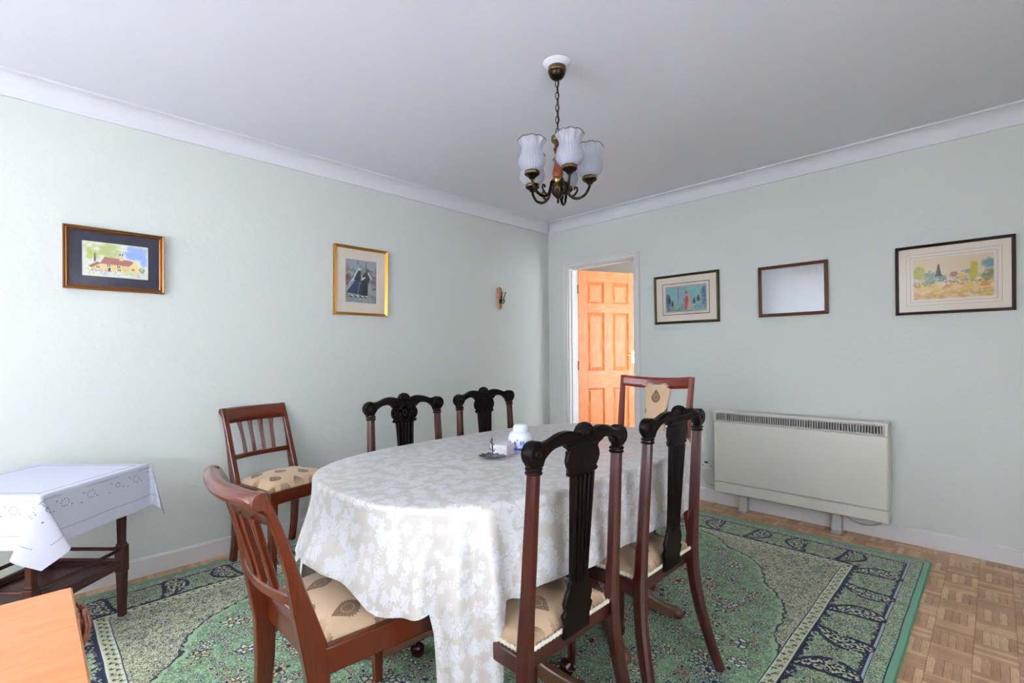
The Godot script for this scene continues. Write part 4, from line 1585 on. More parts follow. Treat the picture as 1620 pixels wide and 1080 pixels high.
func tea_trolley() -> void:
	var c := Vector3(0.452, RUG_TOP, 3.632)
	var turn := deg_to_rad(-46.0)
	var t := thing("side_table", "dark wood two-tier side table with railed lower shelf by the left wall", "side table", c, turn)
	var hx := 0.195
	var hz := 0.165
	var h := 0.648
	for sx in [-1.0, 1.0]:
		for sz in [-1.0, 1.0]:
			var o := Vector3(sx * hx, 0, sz * hz)
			var st := S()
			bar(st, PackedVector3Array([o, o + Vector3(0, 0.19, 0)]), [0.024, 0.032], [0.024, 0.032], Vector3(0, 0, 1), 0.15)
			box(st, o + Vector3(0, 0.25, 0), Vector3(0.038, 0.115, 0.038), 0.003)
			box(st, o + Vector3(0, 0.312, 0), Vector3(0.031, 0.012, 0.031), 0.003)
			bar(st, PackedVector3Array([o + Vector3(0, 0.318, 0), o + Vector3(0, 0.40, 0), o + Vector3(0, h - 0.03, 0)]), [0.024, 0.026, 0.038], [0.024, 0.026, 0.038], Vector3(0, 0, 1), 0.15)
			obj("leg", fin(st), mats.trolley_wood_y, t)
	var edges := [[Vector3(-hx, 0, hz), Vector3(hx, 0, hz)], [Vector3(-hx, 0, -hz), Vector3(hx, 0, -hz)], [Vector3(-hx, 0, -hz), Vector3(-hx, 0, hz)], [Vector3(hx, 0, -hz), Vector3(hx, 0, hz)]]
	for e in edges:
		var st := S()
		var a: Vector3 = e[0] + Vector3(0, 0.290, 0)
		var b: Vector3 = e[1] + Vector3(0, 0.290, 0)
		# a beaded gallery rail
		var pts := PackedVector3Array()
		var rad := PackedFloat32Array()
		for k in 81:
			pts.append(a.lerp(b, k / 80.0))
			rad.append(0.0085 if k % 2 else 0.0068)
		tube(st, pts, rad, 8)
		obj("gallery_rail", fin(st), mats.trolley_wood_x, t)
		st = S()
		var dn := Vector3(0, -0.060, 0)
		bar(st, PackedVector3Array([a + dn, b + dn]), 0.016, 0.036, Vector3.UP, 0.2)
		for dy in [0.010, -0.004]:
			tube(st, PackedVector3Array([a + dn + Vector3(0, dy, 0), b + dn + Vector3(0, dy, 0)]), 0.0105, 8)
		obj("shelf_rail", fin(st), mats.trolley_wood_x, t)
	obj("shelf", boxm(Vector3(0, 0.218, 0), Vector3(2 * hx, 0.012, 2 * hz), 0.002), mats.trolley_wood_x, t)
	obj("tabletop", boxm(Vector3(0, h - 0.012, 0), Vector3(0.485, 0.024, 0.50), 0.004), mats.trolley_wood_x, t)
	for e in edges:
		obj("apron", boxm(((e[0] + e[1]) as Vector3) / 2 + Vector3(0, h - 0.05, 0), Vector3(maxf(absf(e[1].x - e[0].x), 0.018), 0.05, maxf(absf(e[1].z - e[0].z), 0.018)), 0.002), mats.trolley_wood_x, t)
	# linen cloth: square, falling over the edges, its corners hanging as points
	var st := S()
	var ax := 0.245
	var az := 0.252
	var over := 0.185
	var n := 72
	grid(st, n, n, func(v: float, u: float):
		var fx := (u * 2 - 1) * (ax + over)
		var fz := (v * 2 - 1) * (az + over)
		var dx := maxf(absf(fx) - ax, 0.0)
		var dz := maxf(absf(fz) - az, 0.0)
		var m := minf(dx, dz)
		var big := maxf(dx, dz)
		var p := Vector3(clampf(fx, -ax, ax), h + 0.003, clampf(fz, -az, az))
		var o := Vector3(signf(fx) * dx, 0, signf(fz) * dz)
		if m > 0.0:
			# a corner: the spare cloth opens into a pleat that hangs as a point
			var r := o.length()
			var t2 := atan2(dz, dx) / (PI / 2)
			var ux := Vector3(signf(fx), 0, 0)
			var uz := Vector3(0, 0, signf(fz))
			var bulge := pow(sin(PI * t2), 2.0)
			p.y -= (r - 0.004) * lerpf(1.0, 0.94, bulge) if r > 0.004 else 0.0
			p += o / maxf(r, 1e-5) * (0.004 + 0.07 * r)
			p += (ux - uz) / sqrt(2.0) * 0.34 * r * sin(TAU * t2)
			p += (ux + uz) / sqrt(2.0) * 0.12 * r * bulge
		elif big > 0.0:
			p.y -= maxf(0.0, big - 0.004)
			p += o.normalized() * (0.004 + 0.07 * big + 0.004 * sin(fx * 23.0 + fz * 19.0) * smoothstep(0.0, 0.12, big))
		return p)
	var o := obj("linen_cloth", fin(st), mats.white_linen)
	o.position = c
	o.rotation.y = turn
	tag(o, "white embroidered linen cloth with pointed corners draped over the dark side table", "cloth")

func storage_heater() -> void:
	var x0 := 1.680
	var x1 := 2.690
	var y0 := 0.124
	var y1 := 0.712
	var t := thing("storage_heater", "wide cream storage heater with grille along its top against the back wall", "heater", Vector3((x0 + x1) / 2, 0, 0.022))
	var w := x1 - x0
	var en: Material = mats.cream_enamel
	var d := 0.118
	# case with an open slot for the grille
	var gy0 := y1 - 0.072
	var gy1 := y1 - 0.014
	var st := S()
	box(st, Vector3(0, (y0 + 0.075 + gy0 - 0.004) / 2, d / 2), Vector3(w, gy0 - 0.004 - y0 - 0.075, d), 0.008)
	box(st, Vector3(0, y1 - 0.007, d / 2), Vector3(w, 0.014, d), 0.005)
	for sg in [-1.0, 1.0]:
		box(st, Vector3(sg * (w / 2 - 0.008), (gy0 + gy1) / 2, d / 2), Vector3(0.016, gy1 - gy0 + 0.012, d), 0.003)
	box(st, Vector3(0, y0 + 0.0365, d / 2 - 0.002), Vector3(w - 0.001, 0.073, d - 0.004), 0.006)
	var case := obj("case", fin(st), en, t)
	obj("grille_back", boxm(Vector3(0, (gy0 + gy1) / 2, 0.006), Vector3(w - 0.034, gy1 - gy0 + 0.02, 0.008), 0.0), mats.grey_enamel, case)
	st = S()
	frame_ring(st, w - 0.032, gy1 - gy0 + 0.004, PackedVector2Array([Vector2(0, 0), Vector2(0, 0.016), Vector2(0.008, 0.016), Vector2(0.009, 0)]))
	var fr := obj("grille_frame", fin(st), mats.grey_enamel, case)
	fr.position = Vector3(0, (gy0 + gy1) / 2, d - 0.014)
	st = S()
	for k in 66:
		var x := lerpf(-w / 2 + 0.034, w / 2 - 0.034, k / 65.0)
		box(st, Vector3(x, (gy0 + gy1) / 2, d - 0.018), Vector3(0.0045, gy1 - gy0 - 0.006, 0.032), 0.0)
	var sl := obj("grille_fins", fin(st), mats.grey_enamel, case)
	sl.set_meta("kind", "stuff")
	for x in [1.865, 2.425]:
		st = S()
		var lx: float = x - (x0 + x1) / 2
		box(st, Vector3(lx, 0.075, 0.045), Vector3(0.05, 0.12, 0.05), 0.006)
		bar(st, curve([Vector3(lx, 0.10, 0.066), Vector3(lx, 0.05, 0.070), Vector3(lx, 0.014, 0.082), Vector3(lx, 0.007, 0.105)], 4), 0.052, 0.012, Vector3(0, 0, 1), 0.3)
		box(st, Vector3(lx, 0.006, 0.055), Vector3(0.056, 0.012, 0.09), 0.004)
		obj("foot", fin(st), mats.grey_enamel, t)
	# wall switch and flexes
	var s := thing("switched_outlet", "small white fused wall switch beside the storage heater", "switch", Vector3(1.575, 0.277, 0.0))
	var plt := obj("plate", boxm(Vector3(0, 0, 0.006), Vector3(0.076, 0.080, 0.012), 0.004), mats.white_plastic, s)
	obj("rocker", boxm(Vector3(-0.004, 0.018, 0.0135), Vector3(0.026, 0.013, 0.004), 0.001), mats.dark_plastic, plt)
	obj("fuse_carrier", boxm(Vector3(0.010, -0.012, 0.013), Vector3(0.016, 0.026, 0.004), 0.001), mats.white_plastic, plt)
	for x in [-0.03, 0.03]:
		var q := S()
		lathe(q, PackedVector2Array([Vector2(0.004, 0), Vector2(0.004, 0.002), Vector2(0, 0.0025)]), 10, Transform3D(Basis(Vector3.RIGHT, PI / 2), Vector3(x, -0.006, 0.0115)))
		obj("screw", fin(q), mats.pewter, plt)
	st = S()
	tube(st, curve([Vector3(1.553, 0.240, 0.010), Vector3(1.552, 0.205, 0.016), Vector3(1.553, 0.175, 0.018), Vector3(1.575, 0.145, 0.020), Vector3(1.62, 0.130, 0.024), Vector3(1.70, 0.128, 0.018)], 5), 0.0028, 6)
	var c := obj("heater_flex", fin(st), mats.grey_cable)
	tag(c, "thin grey flex curving down from the wall switch to the heater", "cable")
	st = S()
	tube(st, curve([Vector3(2.45, 0.118, 0.060), Vector3(2.50, 0.085, 0.055), Vector3(2.55, 0.070, 0.045), Vector3(2.60, 0.075, 0.04), Vector3(2.645, 0.098, 0.038), Vector3(2.66, 0.119, 0.036)], 5), 0.0035, 6)
	var c2 := obj("heater_flex", fin(st), mats.grey_cable)
	tag(c2, "loop of grey flex hanging beneath the right end of the heater", "cable")

# ------------------------------------------------------------------ things on the walls
func picture(label: String, where: Vector3, turn: float, w: float, h: float, fm: Material, fw: float, depth: float, card: Material, inner: Vector2, lines: Array, art: Image, glossy: bool) -> void:
	var t := thing("framed_picture", label, "picture", where, turn)
	t.rotation = Vector3(deg_to_rad(1.6), turn, 0)
	var st := S()
	frame_ring(st, w, h, PackedVector2Array([Vector2(0, 0), Vector2(0, depth * 0.7), Vector2(fw * 0.18, depth), Vector2(fw * 0.45, depth * 0.82), Vector2(fw * 0.62, depth * 0.86), Vector2(fw * 0.85, depth * 0.62), Vector2(fw, depth * 0.55), Vector2(fw, depth * 0.2)]))
	obj("frame", fin(st), fm, t)
	obj("backing", boxm(Vector3(0, 0, depth * 0.12), Vector3(w - 0.004, h - 0.004, depth * 0.2), 0.0), mats.card_cream, t)
	# mount with a bevelled window
	var iw := w - 2 * fw
	var ih := h - 2 * fw
	var z := depth * 0.42
	if card != null:
		st = S()
		var bx := (iw - inner.x) / 2
		var by := (ih - inner.y) / 2
		st.set_smooth_group(-1)
		var o := [Vector3(-iw / 2 - 0.002, -ih / 2 - 0.002, z), Vector3(iw / 2 + 0.002, -ih / 2 - 0.002, z), Vector3(iw / 2 + 0.002, ih / 2 + 0.002, z), Vector3(-iw / 2 - 0.002, ih / 2 + 0.002, z)]
		var n := [Vector3(-inner.x / 2, -inner.y / 2, z), Vector3(inner.x / 2, -inner.y / 2, z), Vector3(inner.x / 2, inner.y / 2, z), Vector3(-inner.x / 2, inner.y / 2, z)]
		for i in 4:
			quad(st, o[i], o[(i + 1) % 4], n[(i + 1) % 4], n[i])
		var mount := obj("mount", fin(st), card, t)
		st = S()
		frame_ring(st, inner.x, inner.y, PackedVector2Array([Vector2(0, z), Vector2(0.0025, z - 0.002)]))
		obj("mount_bevel", fin(st), mats.card_white, mount)
		for l in lines:
			st = S()
			frame_ring(st, inner.x + 2 * l[0], inner.y + 2 * l[0], PackedVector2Array([Vector2(0, z + 0.0004), Vector2(l[1], z + 0.0004)]))
			obj("ruled_line", fin(st), mats.ink if l.size() < 3 else l[2], mount)
	var am := StandardMaterial3D.new()
	am.resource_name = "print"
	am.albedo_texture = ImageTexture.create_from_image(art)
	am.roughness = 0.85
	st = S()
	st.set_smooth_group(-1)
	var hw := inner.x / 2
	var hh := inner.y / 2
	quad(st, Vector3(-hw, -hh, z - 0.0022), Vector3(hw, -hh, z - 0.0022), Vector3(hw, hh, z - 0.0022), Vector3(-hw, hh, z - 0.0022), Vector2(0, 1), Vector2(1, 1), Vector2(1, 0), Vector2(0, 0))
	obj("print", fin(st), am, t)
	if glossy:
		st = S()
		quad(st, Vector3(-iw / 2, -ih / 2, z + 0.003), Vector3(iw / 2, -ih / 2, z + 0.003), Vector3(iw / 2, ih / 2, z + 0.003), Vector3(-iw / 2, ih / 2, z + 0.003))
		obj("glass", fin(st), mats.pane_glass if card == null else mats.picture_glass, t)

func canvas(w: int, h: int, c: Color) -> Image:
	var im := Image.create(w, h, false, Image.FORMAT_RGB8)
	im.fill(c)
	return im

func wash(im: Image, r: Rect2, c: Color, n: int, rad: float, jag := 0.6) -> void:
	for k in n:
		var at := r.get_center() + Vector2.from_angle(rng.randf() * TAU) * sqrt(rng.randf()) * r.size * 0.5
		if r.size.x > 100.0:
			at = r.position + Vector2(rng.randf(), rng.randf()) * r.size
		px_ellipse(im, at.x, at.y, rad * rng.randf_range(0.5, 1.3), rad * rng.randf_range(0.4, 1.0), Color(c.r, c.g, c.b, 0.45), jag)

func art_cottage() -> Image:
	var im := canvas(240, 126, Color(0.86, 0.85, 0.80))
	wash(im, Rect2(10, 5, 120, 50), Color(0.66, 0.70, 0.42), 60, 12)
	wash(im, Rect2(150, 8, 85, 40), Color(0.55, 0.63, 0.84), 45, 13)
	wash(im, Rect2(215, 45, 20, 30), Color(0.55, 0.64, 0.85), 15, 9)
	wash(im, Rect2(20, 30, 30, 40), Color(0.62, 0.68, 0.30), 18, 8)
	px_poly(im, [Vector2(28, 84), Vector2(60, 78), Vector2(178, 76), Vector2(205, 84), Vector2(205, 108), Vector2(30, 104)], Color(0.82, 0.72, 0.50))
	px_poly(im, [Vector2(62, 78), Vector2(78, 52), Vector2(172, 58), Vector2(188, 64), Vector2(168, 80)], Color(0.60, 0.38, 0.33))
	px_poly(im, [Vector2(22, 90), Vector2(52, 72), Vector2(66, 76), Vector2(34, 94)], Color(0.52, 0.34, 0.30))
	px_poly(im, [Vector2(170, 80), Vector2(190, 58), Vector2(206, 84), Vector2(205, 108), Vector2(172, 106)], Color(0.88, 0.76, 0.50))
	px_poly(im, [Vector2(132, 44), Vector2(146, 44), Vector2(146, 62), Vector2(132, 62)], Color(0.85, 0.74, 0.62))
	for x in [132, 141]:
		im.fill_rect(Rect2i(x, 36, 5, 6), Color(0.22, 0.20, 0.30))
	px_poly(im, [Vector2(42, 46), Vector2(47, 38), Vector2(48, 72), Vector2(41, 72)], Color(0.33, 0.28, 0.30))
	for q in [[50, 88], [88, 80], [124, 82], [126, 94], [178, 88]]:
		im.fill_rect(Rect2i(q[0], q[1], 10, 7), Color(0.20, 0.20, 0.32))
		im.fill_rect(Rect2i(q[0] + 4, q[1], 2, 7), Color(0.9, 0.9, 0.92))
	im.fill_rect(Rect2i(92, 92, 8, 14), Color(0.16, 0.18, 0.20))
	wash(im, Rect2(20, 100, 210, 18), Color(0.86, 0.86, 0.62), 40, 7)
	wash(im, Rect2(30, 98, 190, 20), Color(0.72, 0.78, 0.90), 30, 5)
	wash(im, Rect2(30, 96, 60, 14), Color(0.62, 0.46, 0.46), 16, 3)
	wash(im, Rect2(205, 78, 22, 22), Color(0.36, 0.52, 0.24), 18, 4)
	for k in 60:
		px_ellipse(im, rng.randf_range(20, 230), rng.randf_range(92, 118), 1.4, 1.0, Color(0.30, 0.33, 0.36))
	return im

func art_dancers() -> Image:
	var im := canvas(120, 176, Color(0.58, 0.60, 0.62))
	wash(im, Rect2(0, 25, 120, 75), Color(0.40, 0.39, 0.38), 90, 7)
	wash(im, Rect2(0, 30, 120, 40), Color(0.72, 0.70, 0.66), 40, 3)
	wash(im, Rect2(0, 60, 24, 50), Color(0.36, 0.22, 0.22), 20, 6)
	wash(im, Rect2(92, 60, 28, 60), Color(0.46, 0.34, 0.36), 24, 6)
	wash(im, Rect2(0, 140, 120, 34), Color(0.50, 0.49, 0.46), 40, 10)
	im.fill_rect(Rect2i(46, 4, 2, 14), Color(0.2, 0.2, 0.22))
	im.fill_rect(Rect2i(77, 8, 2, 34), Color(0.2, 0.2, 0.22))
	# two women in wide dark skirts and white sleeves, seen from behind
	px_poly(im, [Vector2(38, 84), Vector2(56, 84), Vector2(66, 142), Vector2(4, 136)], Color(0.11, 0.16, 0.27))
	px_poly(im, [Vector2(60, 84), Vector2(86, 86), Vector2(84, 144), Vector2(58, 144)], Color(0.07, 0.07, 0.09))
	px_poly(im, [Vector2(30, 70), Vector2(46, 42), Vector2(58, 46), Vector2(58, 84), Vector2(34, 84)], Color(0.14, 0.15, 0.22))
	px_poly(im, [Vector2(66, 60), Vector2(80, 46), Vector2(94, 64), Vector2(90, 88), Vector2(64, 86)], Color(0.10, 0.11, 0.13))
	px_line(im, Vector2(44, 42), Vector2(26, 84), Color(0.82, 0.82, 0.80), 4)
	px_line(im, Vector2(26, 82), Vector2(12, 104), Color(0.82, 0.82, 0.80), 3)
	px_line(im, Vector2(84, 50), Vector2(96, 72), Color(0.78, 0.78, 0.76), 4)
	px_line(im, Vector2(62, 78), Vector2(72, 68), Color(0.82, 0.82, 0.80), 4)
	for k in 7:
		px_line(im, Vector2(38 + k * 3, 88), Vector2(6 + k * 10, 136), Color(0.28, 0.36, 0.46), 1)
	px_line(im, Vector2(54, 88), Vector2(46, 142), Color(0.70, 0.76, 0.80), 1)
	px_ellipse(im, 52, 38, 6, 6, Color(0.80, 0.80, 0.80))
	px_ellipse(im, 84, 40, 6, 7, Color(0.30, 0.28, 0.28))
	for x in [22, 40, 60, 76]:
		px_ellipse(im, x, 150, 6, 3, Color(0.12, 0.12, 0.12))
		px_ellipse(im, x + 4, 147, 4, 3, Color(0.85, 0.85, 0.85))
	return im

func art_stage() -> Image:
	var im := canvas(200, 120, Color(0.48, 0.62, 0.63))
	wash(im, Rect2(0, 0, 200, 60), Color(0.52, 0.68, 0.67), 50, 14)
	im.fill_rect(Rect2i(64, 0, 34, 84), Color(0.52, 0.60, 0.66))
	im.fill_rect(Rect2i(62, 0, 3, 84), Color(0.22, 0.34, 0.40))
	im.fill_rect(Rect2i(99, 0, 2, 60), Color(0.24, 0.36, 0.42))
	wash(im, Rect2(0, 30, 24, 80), Color(0.20, 0.27, 0.33), 40, 6)
	wash(im, Rect2(0, 85, 200, 34), Color(0.36, 0.44, 0.46), 50, 9)
	wash(im, Rect2(44, 70, 18, 40), Color(0.55, 0.62, 0.40), 22, 6)
	wash(im, Rect2(176, 10, 24, 100), Color(0.24, 0.29, 0.36), 45, 7)
	# a standing figure in a long pale and red gown
	px_poly(im, [Vector2(100, 38), Vector2(112, 34), Vector2(126, 50), Vector2(128, 112), Vector2(92, 114), Vector2(96, 70)], Color(0.72, 0.58, 0.48))
	px_poly(im, [Vector2(100, 50), Vector2(110, 46), Vector2(114, 72), Vector2(106, 112), Vector2(94, 112)], Color(0.56, 0.24, 0.24))
	px_poly(im, [Vector2(88, 56), Vector2(96, 64), Vector2(98, 84), Vector2(90, 74)], Color(0.56, 0.40, 0.40))
	px_ellipse(im, 106, 31, 5, 6, Color(0.34, 0.28, 0.28))
	for q in [[142, 76, 0.15], [162, 66, 0.12], [34, 84, 0.16], [20, 70, 0.12]]:
		px_ellipse(im, q[0], q[1], 7, 12, Color(q[2], q[2] + 0.03, q[2] + 0.09))
		px_ellipse(im, q[0], q[1] - 14, 4, 4, Color(0.22, 0.20, 0.22))
	im.fill_rect(Rect2i(132, 92, 22, 2), Color(0.80, 0.82, 0.82))
	px_line(im, Vector2(178, 70), Vector2(164, 100), Color(0.78, 0.72, 0.64), 2)
	return im

func art_silk() -> Image:
	var im := canvas(188, 153, Color(0.78, 0.78, 0.80))
	for y in 153:
		for x in 188:
			im.set_pixel(x, y, im.get_pixel(x, y) * (0.97 + 0.04 * rng.randf()))
	return im

func art_harvest() -> Image:
	var im := canvas(240, 140, Color(0.83, 0.74, 0.62))
	wash(im, Rect2(0, 60, 240, 26), Color(0.55, 0.58, 0.50), 60, 7)
	wash(im, Rect2(0, 86, 240, 50), Color(0.78, 0.64, 0.34), 80, 14)
	wash(im, Rect2(0, 118, 240, 20), Color(0.70, 0.52, 0.30), 40, 8)
	wash(im, Rect2(205, 18, 35, 28), Color(0.38, 0.50, 0.54), 30, 8)
	wash(im, Rect2(150, 46, 36, 14), Color(0.40, 0.52, 0.54), 16, 5)
	wash(im, Rect2(4, 24, 30, 42), Color(0.62, 0.62, 0.26), 60, 6, 1.0)
	wash(im, Rect2(36, 44, 34, 38), Color(0.46, 0.52, 0.44), 40, 6, 1.0)
	wash(im, Rect2(78, 60, 24, 22), Color(0.42, 0.50, 0.46), 30, 5, 1.0)
	wash(im, Rect2(115, 52, 22, 14), Color(0.56, 0.32, 0.30), 20, 4, 1.0)
	wash(im, Rect2(142, 60, 14, 20), Color(0.82, 0.64, 0.20), 20, 4, 1.0)
	wash(im, Rect2(172, 24, 22, 58), Color(0.68, 0.60, 0.16), 60, 6, 1.0)
	wash(im, Rect2(206, 50, 34, 36), Color(0.44, 0.46, 0.34), 40, 6, 1.0)
	px_poly(im, [Vector2(72, 56), Vector2(78, 22), Vector2(82, 22), Vector2(88, 56), Vector2(94, 62), Vector2(68, 62)], Color(0.28, 0.27, 0.32))
	for k in 70:
		px_ellipse(im, rng.randf_range(0, 240), rng.randf_range(78, 96), 2.2, 1.2, Color(0.27, 0.27, 0.25), 0.8)
	for q in [[104, 96, 14], [150, 92, 9], [214, 94, 16], [52, 92, 7]]:
		px_poly(im, [Vector2(q[0] - q[2], q[1] + q[2] * 0.6), Vector2(q[0], q[1] - q[2] * 0.6), Vector2(q[0] + q[2], q[1] + q[2] * 0.6)], Color(0.72, 0.50, 0.30))
	for k in 24:
		var x := rng.randf_range(0, 220)
		var y := rng.randf_range(104, 134)
		px_line(im, Vector2(x, y), Vector2(x + 18, y), Color(0.55, 0.42, 0.26), 1)
	return im

func wall_things() -> void:
	var lt := PI / 2
	picture("gilt framed cottage watercolour in a dark navy mount on the left wall", Vector3(0.006, 1.617, 3.345), lt, 0.396, 0.305, mats.bronze_gilt, 0.022, 0.026, mats.card_navy, Vector2(0.258, 0.168), [], art_cottage(), true)
	picture("upright gold framed print of two women in dark skirts on the left wall", Vector3(0.008, 1.643, 2.018), lt, 0.400, 0.472, mats.gilt, 0.020, 0.026, mats.card_cream, Vector2(0.236, 0.300), [], art_dancers(), true)
	picture("small green-gilt framed print of a gowned figure, first right of the doorway", Vector3(1.417, 1.555, 0.007), 0.0, 0.526, 0.388, mats.green_gilt, 0.020, 0.024, mats.card_cream, Vector2(0.330, 0.196), [[0.027, 0.005], [0.003, 0.003]], art_stage(), true)
	picture("brown framed glazed picture of plain pale silk, reflecting the window, above the heater", Vector3(2.165, 1.550, 0.007), 0.0, 0.420, 0.350, mats.frame_brown, 0.022, 0.026, null, Vector2(0.376, 0.306), [], art_silk(), true)
	picture("large dark framed harvest landscape with church spire, rightmost on the back wall", Vector3(2.965, 1.541, 0.007), 0.0, 0.498, 0.398, mats.frame_dark, 0.017, 0.024, mats.card_cream, Vector2(0.337, 0.236), [[0.012, 0.0012, mats.frame_brown], [0.026, 0.0016, mats.card_white], [0.029, 0.0012, mats.frame_brown]], art_harvest(), true)
	# driftwood coat hook
	var t := thing("coat_hook", "driftwood coat hook with black iron prongs on the left wall near the corner", "hook", Vector3(0.0, 1.628, 0.690), lt)
	var st := S()
	plate(st, curve2([Vector2(-0.022, -0.095), Vector2(0.018, -0.098), Vector2(0.026, -0.05), Vector2(0.022, 0.0), Vector2(0.030, 0.045), Vector2(0.022, 0.088), Vector2(0.006, 0.098), Vector2(-0.010, 0.085), Vector2(-0.024, 0.09), Vector2(-0.030, 0.04), Vector2(-0.024, -0.02)], 3, true), 0.022, 0.006, func(p): return p + Vector3(0, 0, 0.012 + 0.003 * sin(p.y * 60.0)))
	for x in [-0.012, 0.004, 0.016]:
		tube(st, curve([Vector3(x, -0.09, 0.024), Vector3(x - 0.004, -0.02, 0.025), Vector3(x + 0.004, 0.04, 0.025), Vector3(x, 0.085, 0.023)], 4), 0.004, 6)
	obj("board", fin(st), mats.driftwood, t)
	st = S()
	box(st, Vector3(0, -0.030, 0.028), Vector3(0.030, 0.034, 0.007), 0.002)
	for sg in [-1.0, 1.0]:
		tube(st, curve([Vector3(sg * 0.006, -0.030, 0.030), Vector3(sg * 0.012, -0.018, 0.050), Vector3(sg * 0.020, 0.020, 0.062), Vector3(sg * 0.022, 0.040, 0.068)], 4), ease_list([0.0035, 0.0035, 0.0032, 0.0032], 4), 8)
		blob(st, Vector3(sg * 0.022, 0.042, 0.069), Vector3(0.006, 0.006, 0.006), 8)
	tube(st, curve([Vector3(0, -0.040, 0.030), Vector3(0, -0.050, 0.050), Vector3(0, -0.046, 0.070), Vector3(0, -0.030, 0.076)], 4), 0.0038, 8)
	blob(st, Vector3(0, -0.027, 0.076), Vector3(0.006, 0.006, 0.006), 8)
	obj("prong_hook", fin(st), mats.black_iron, t)

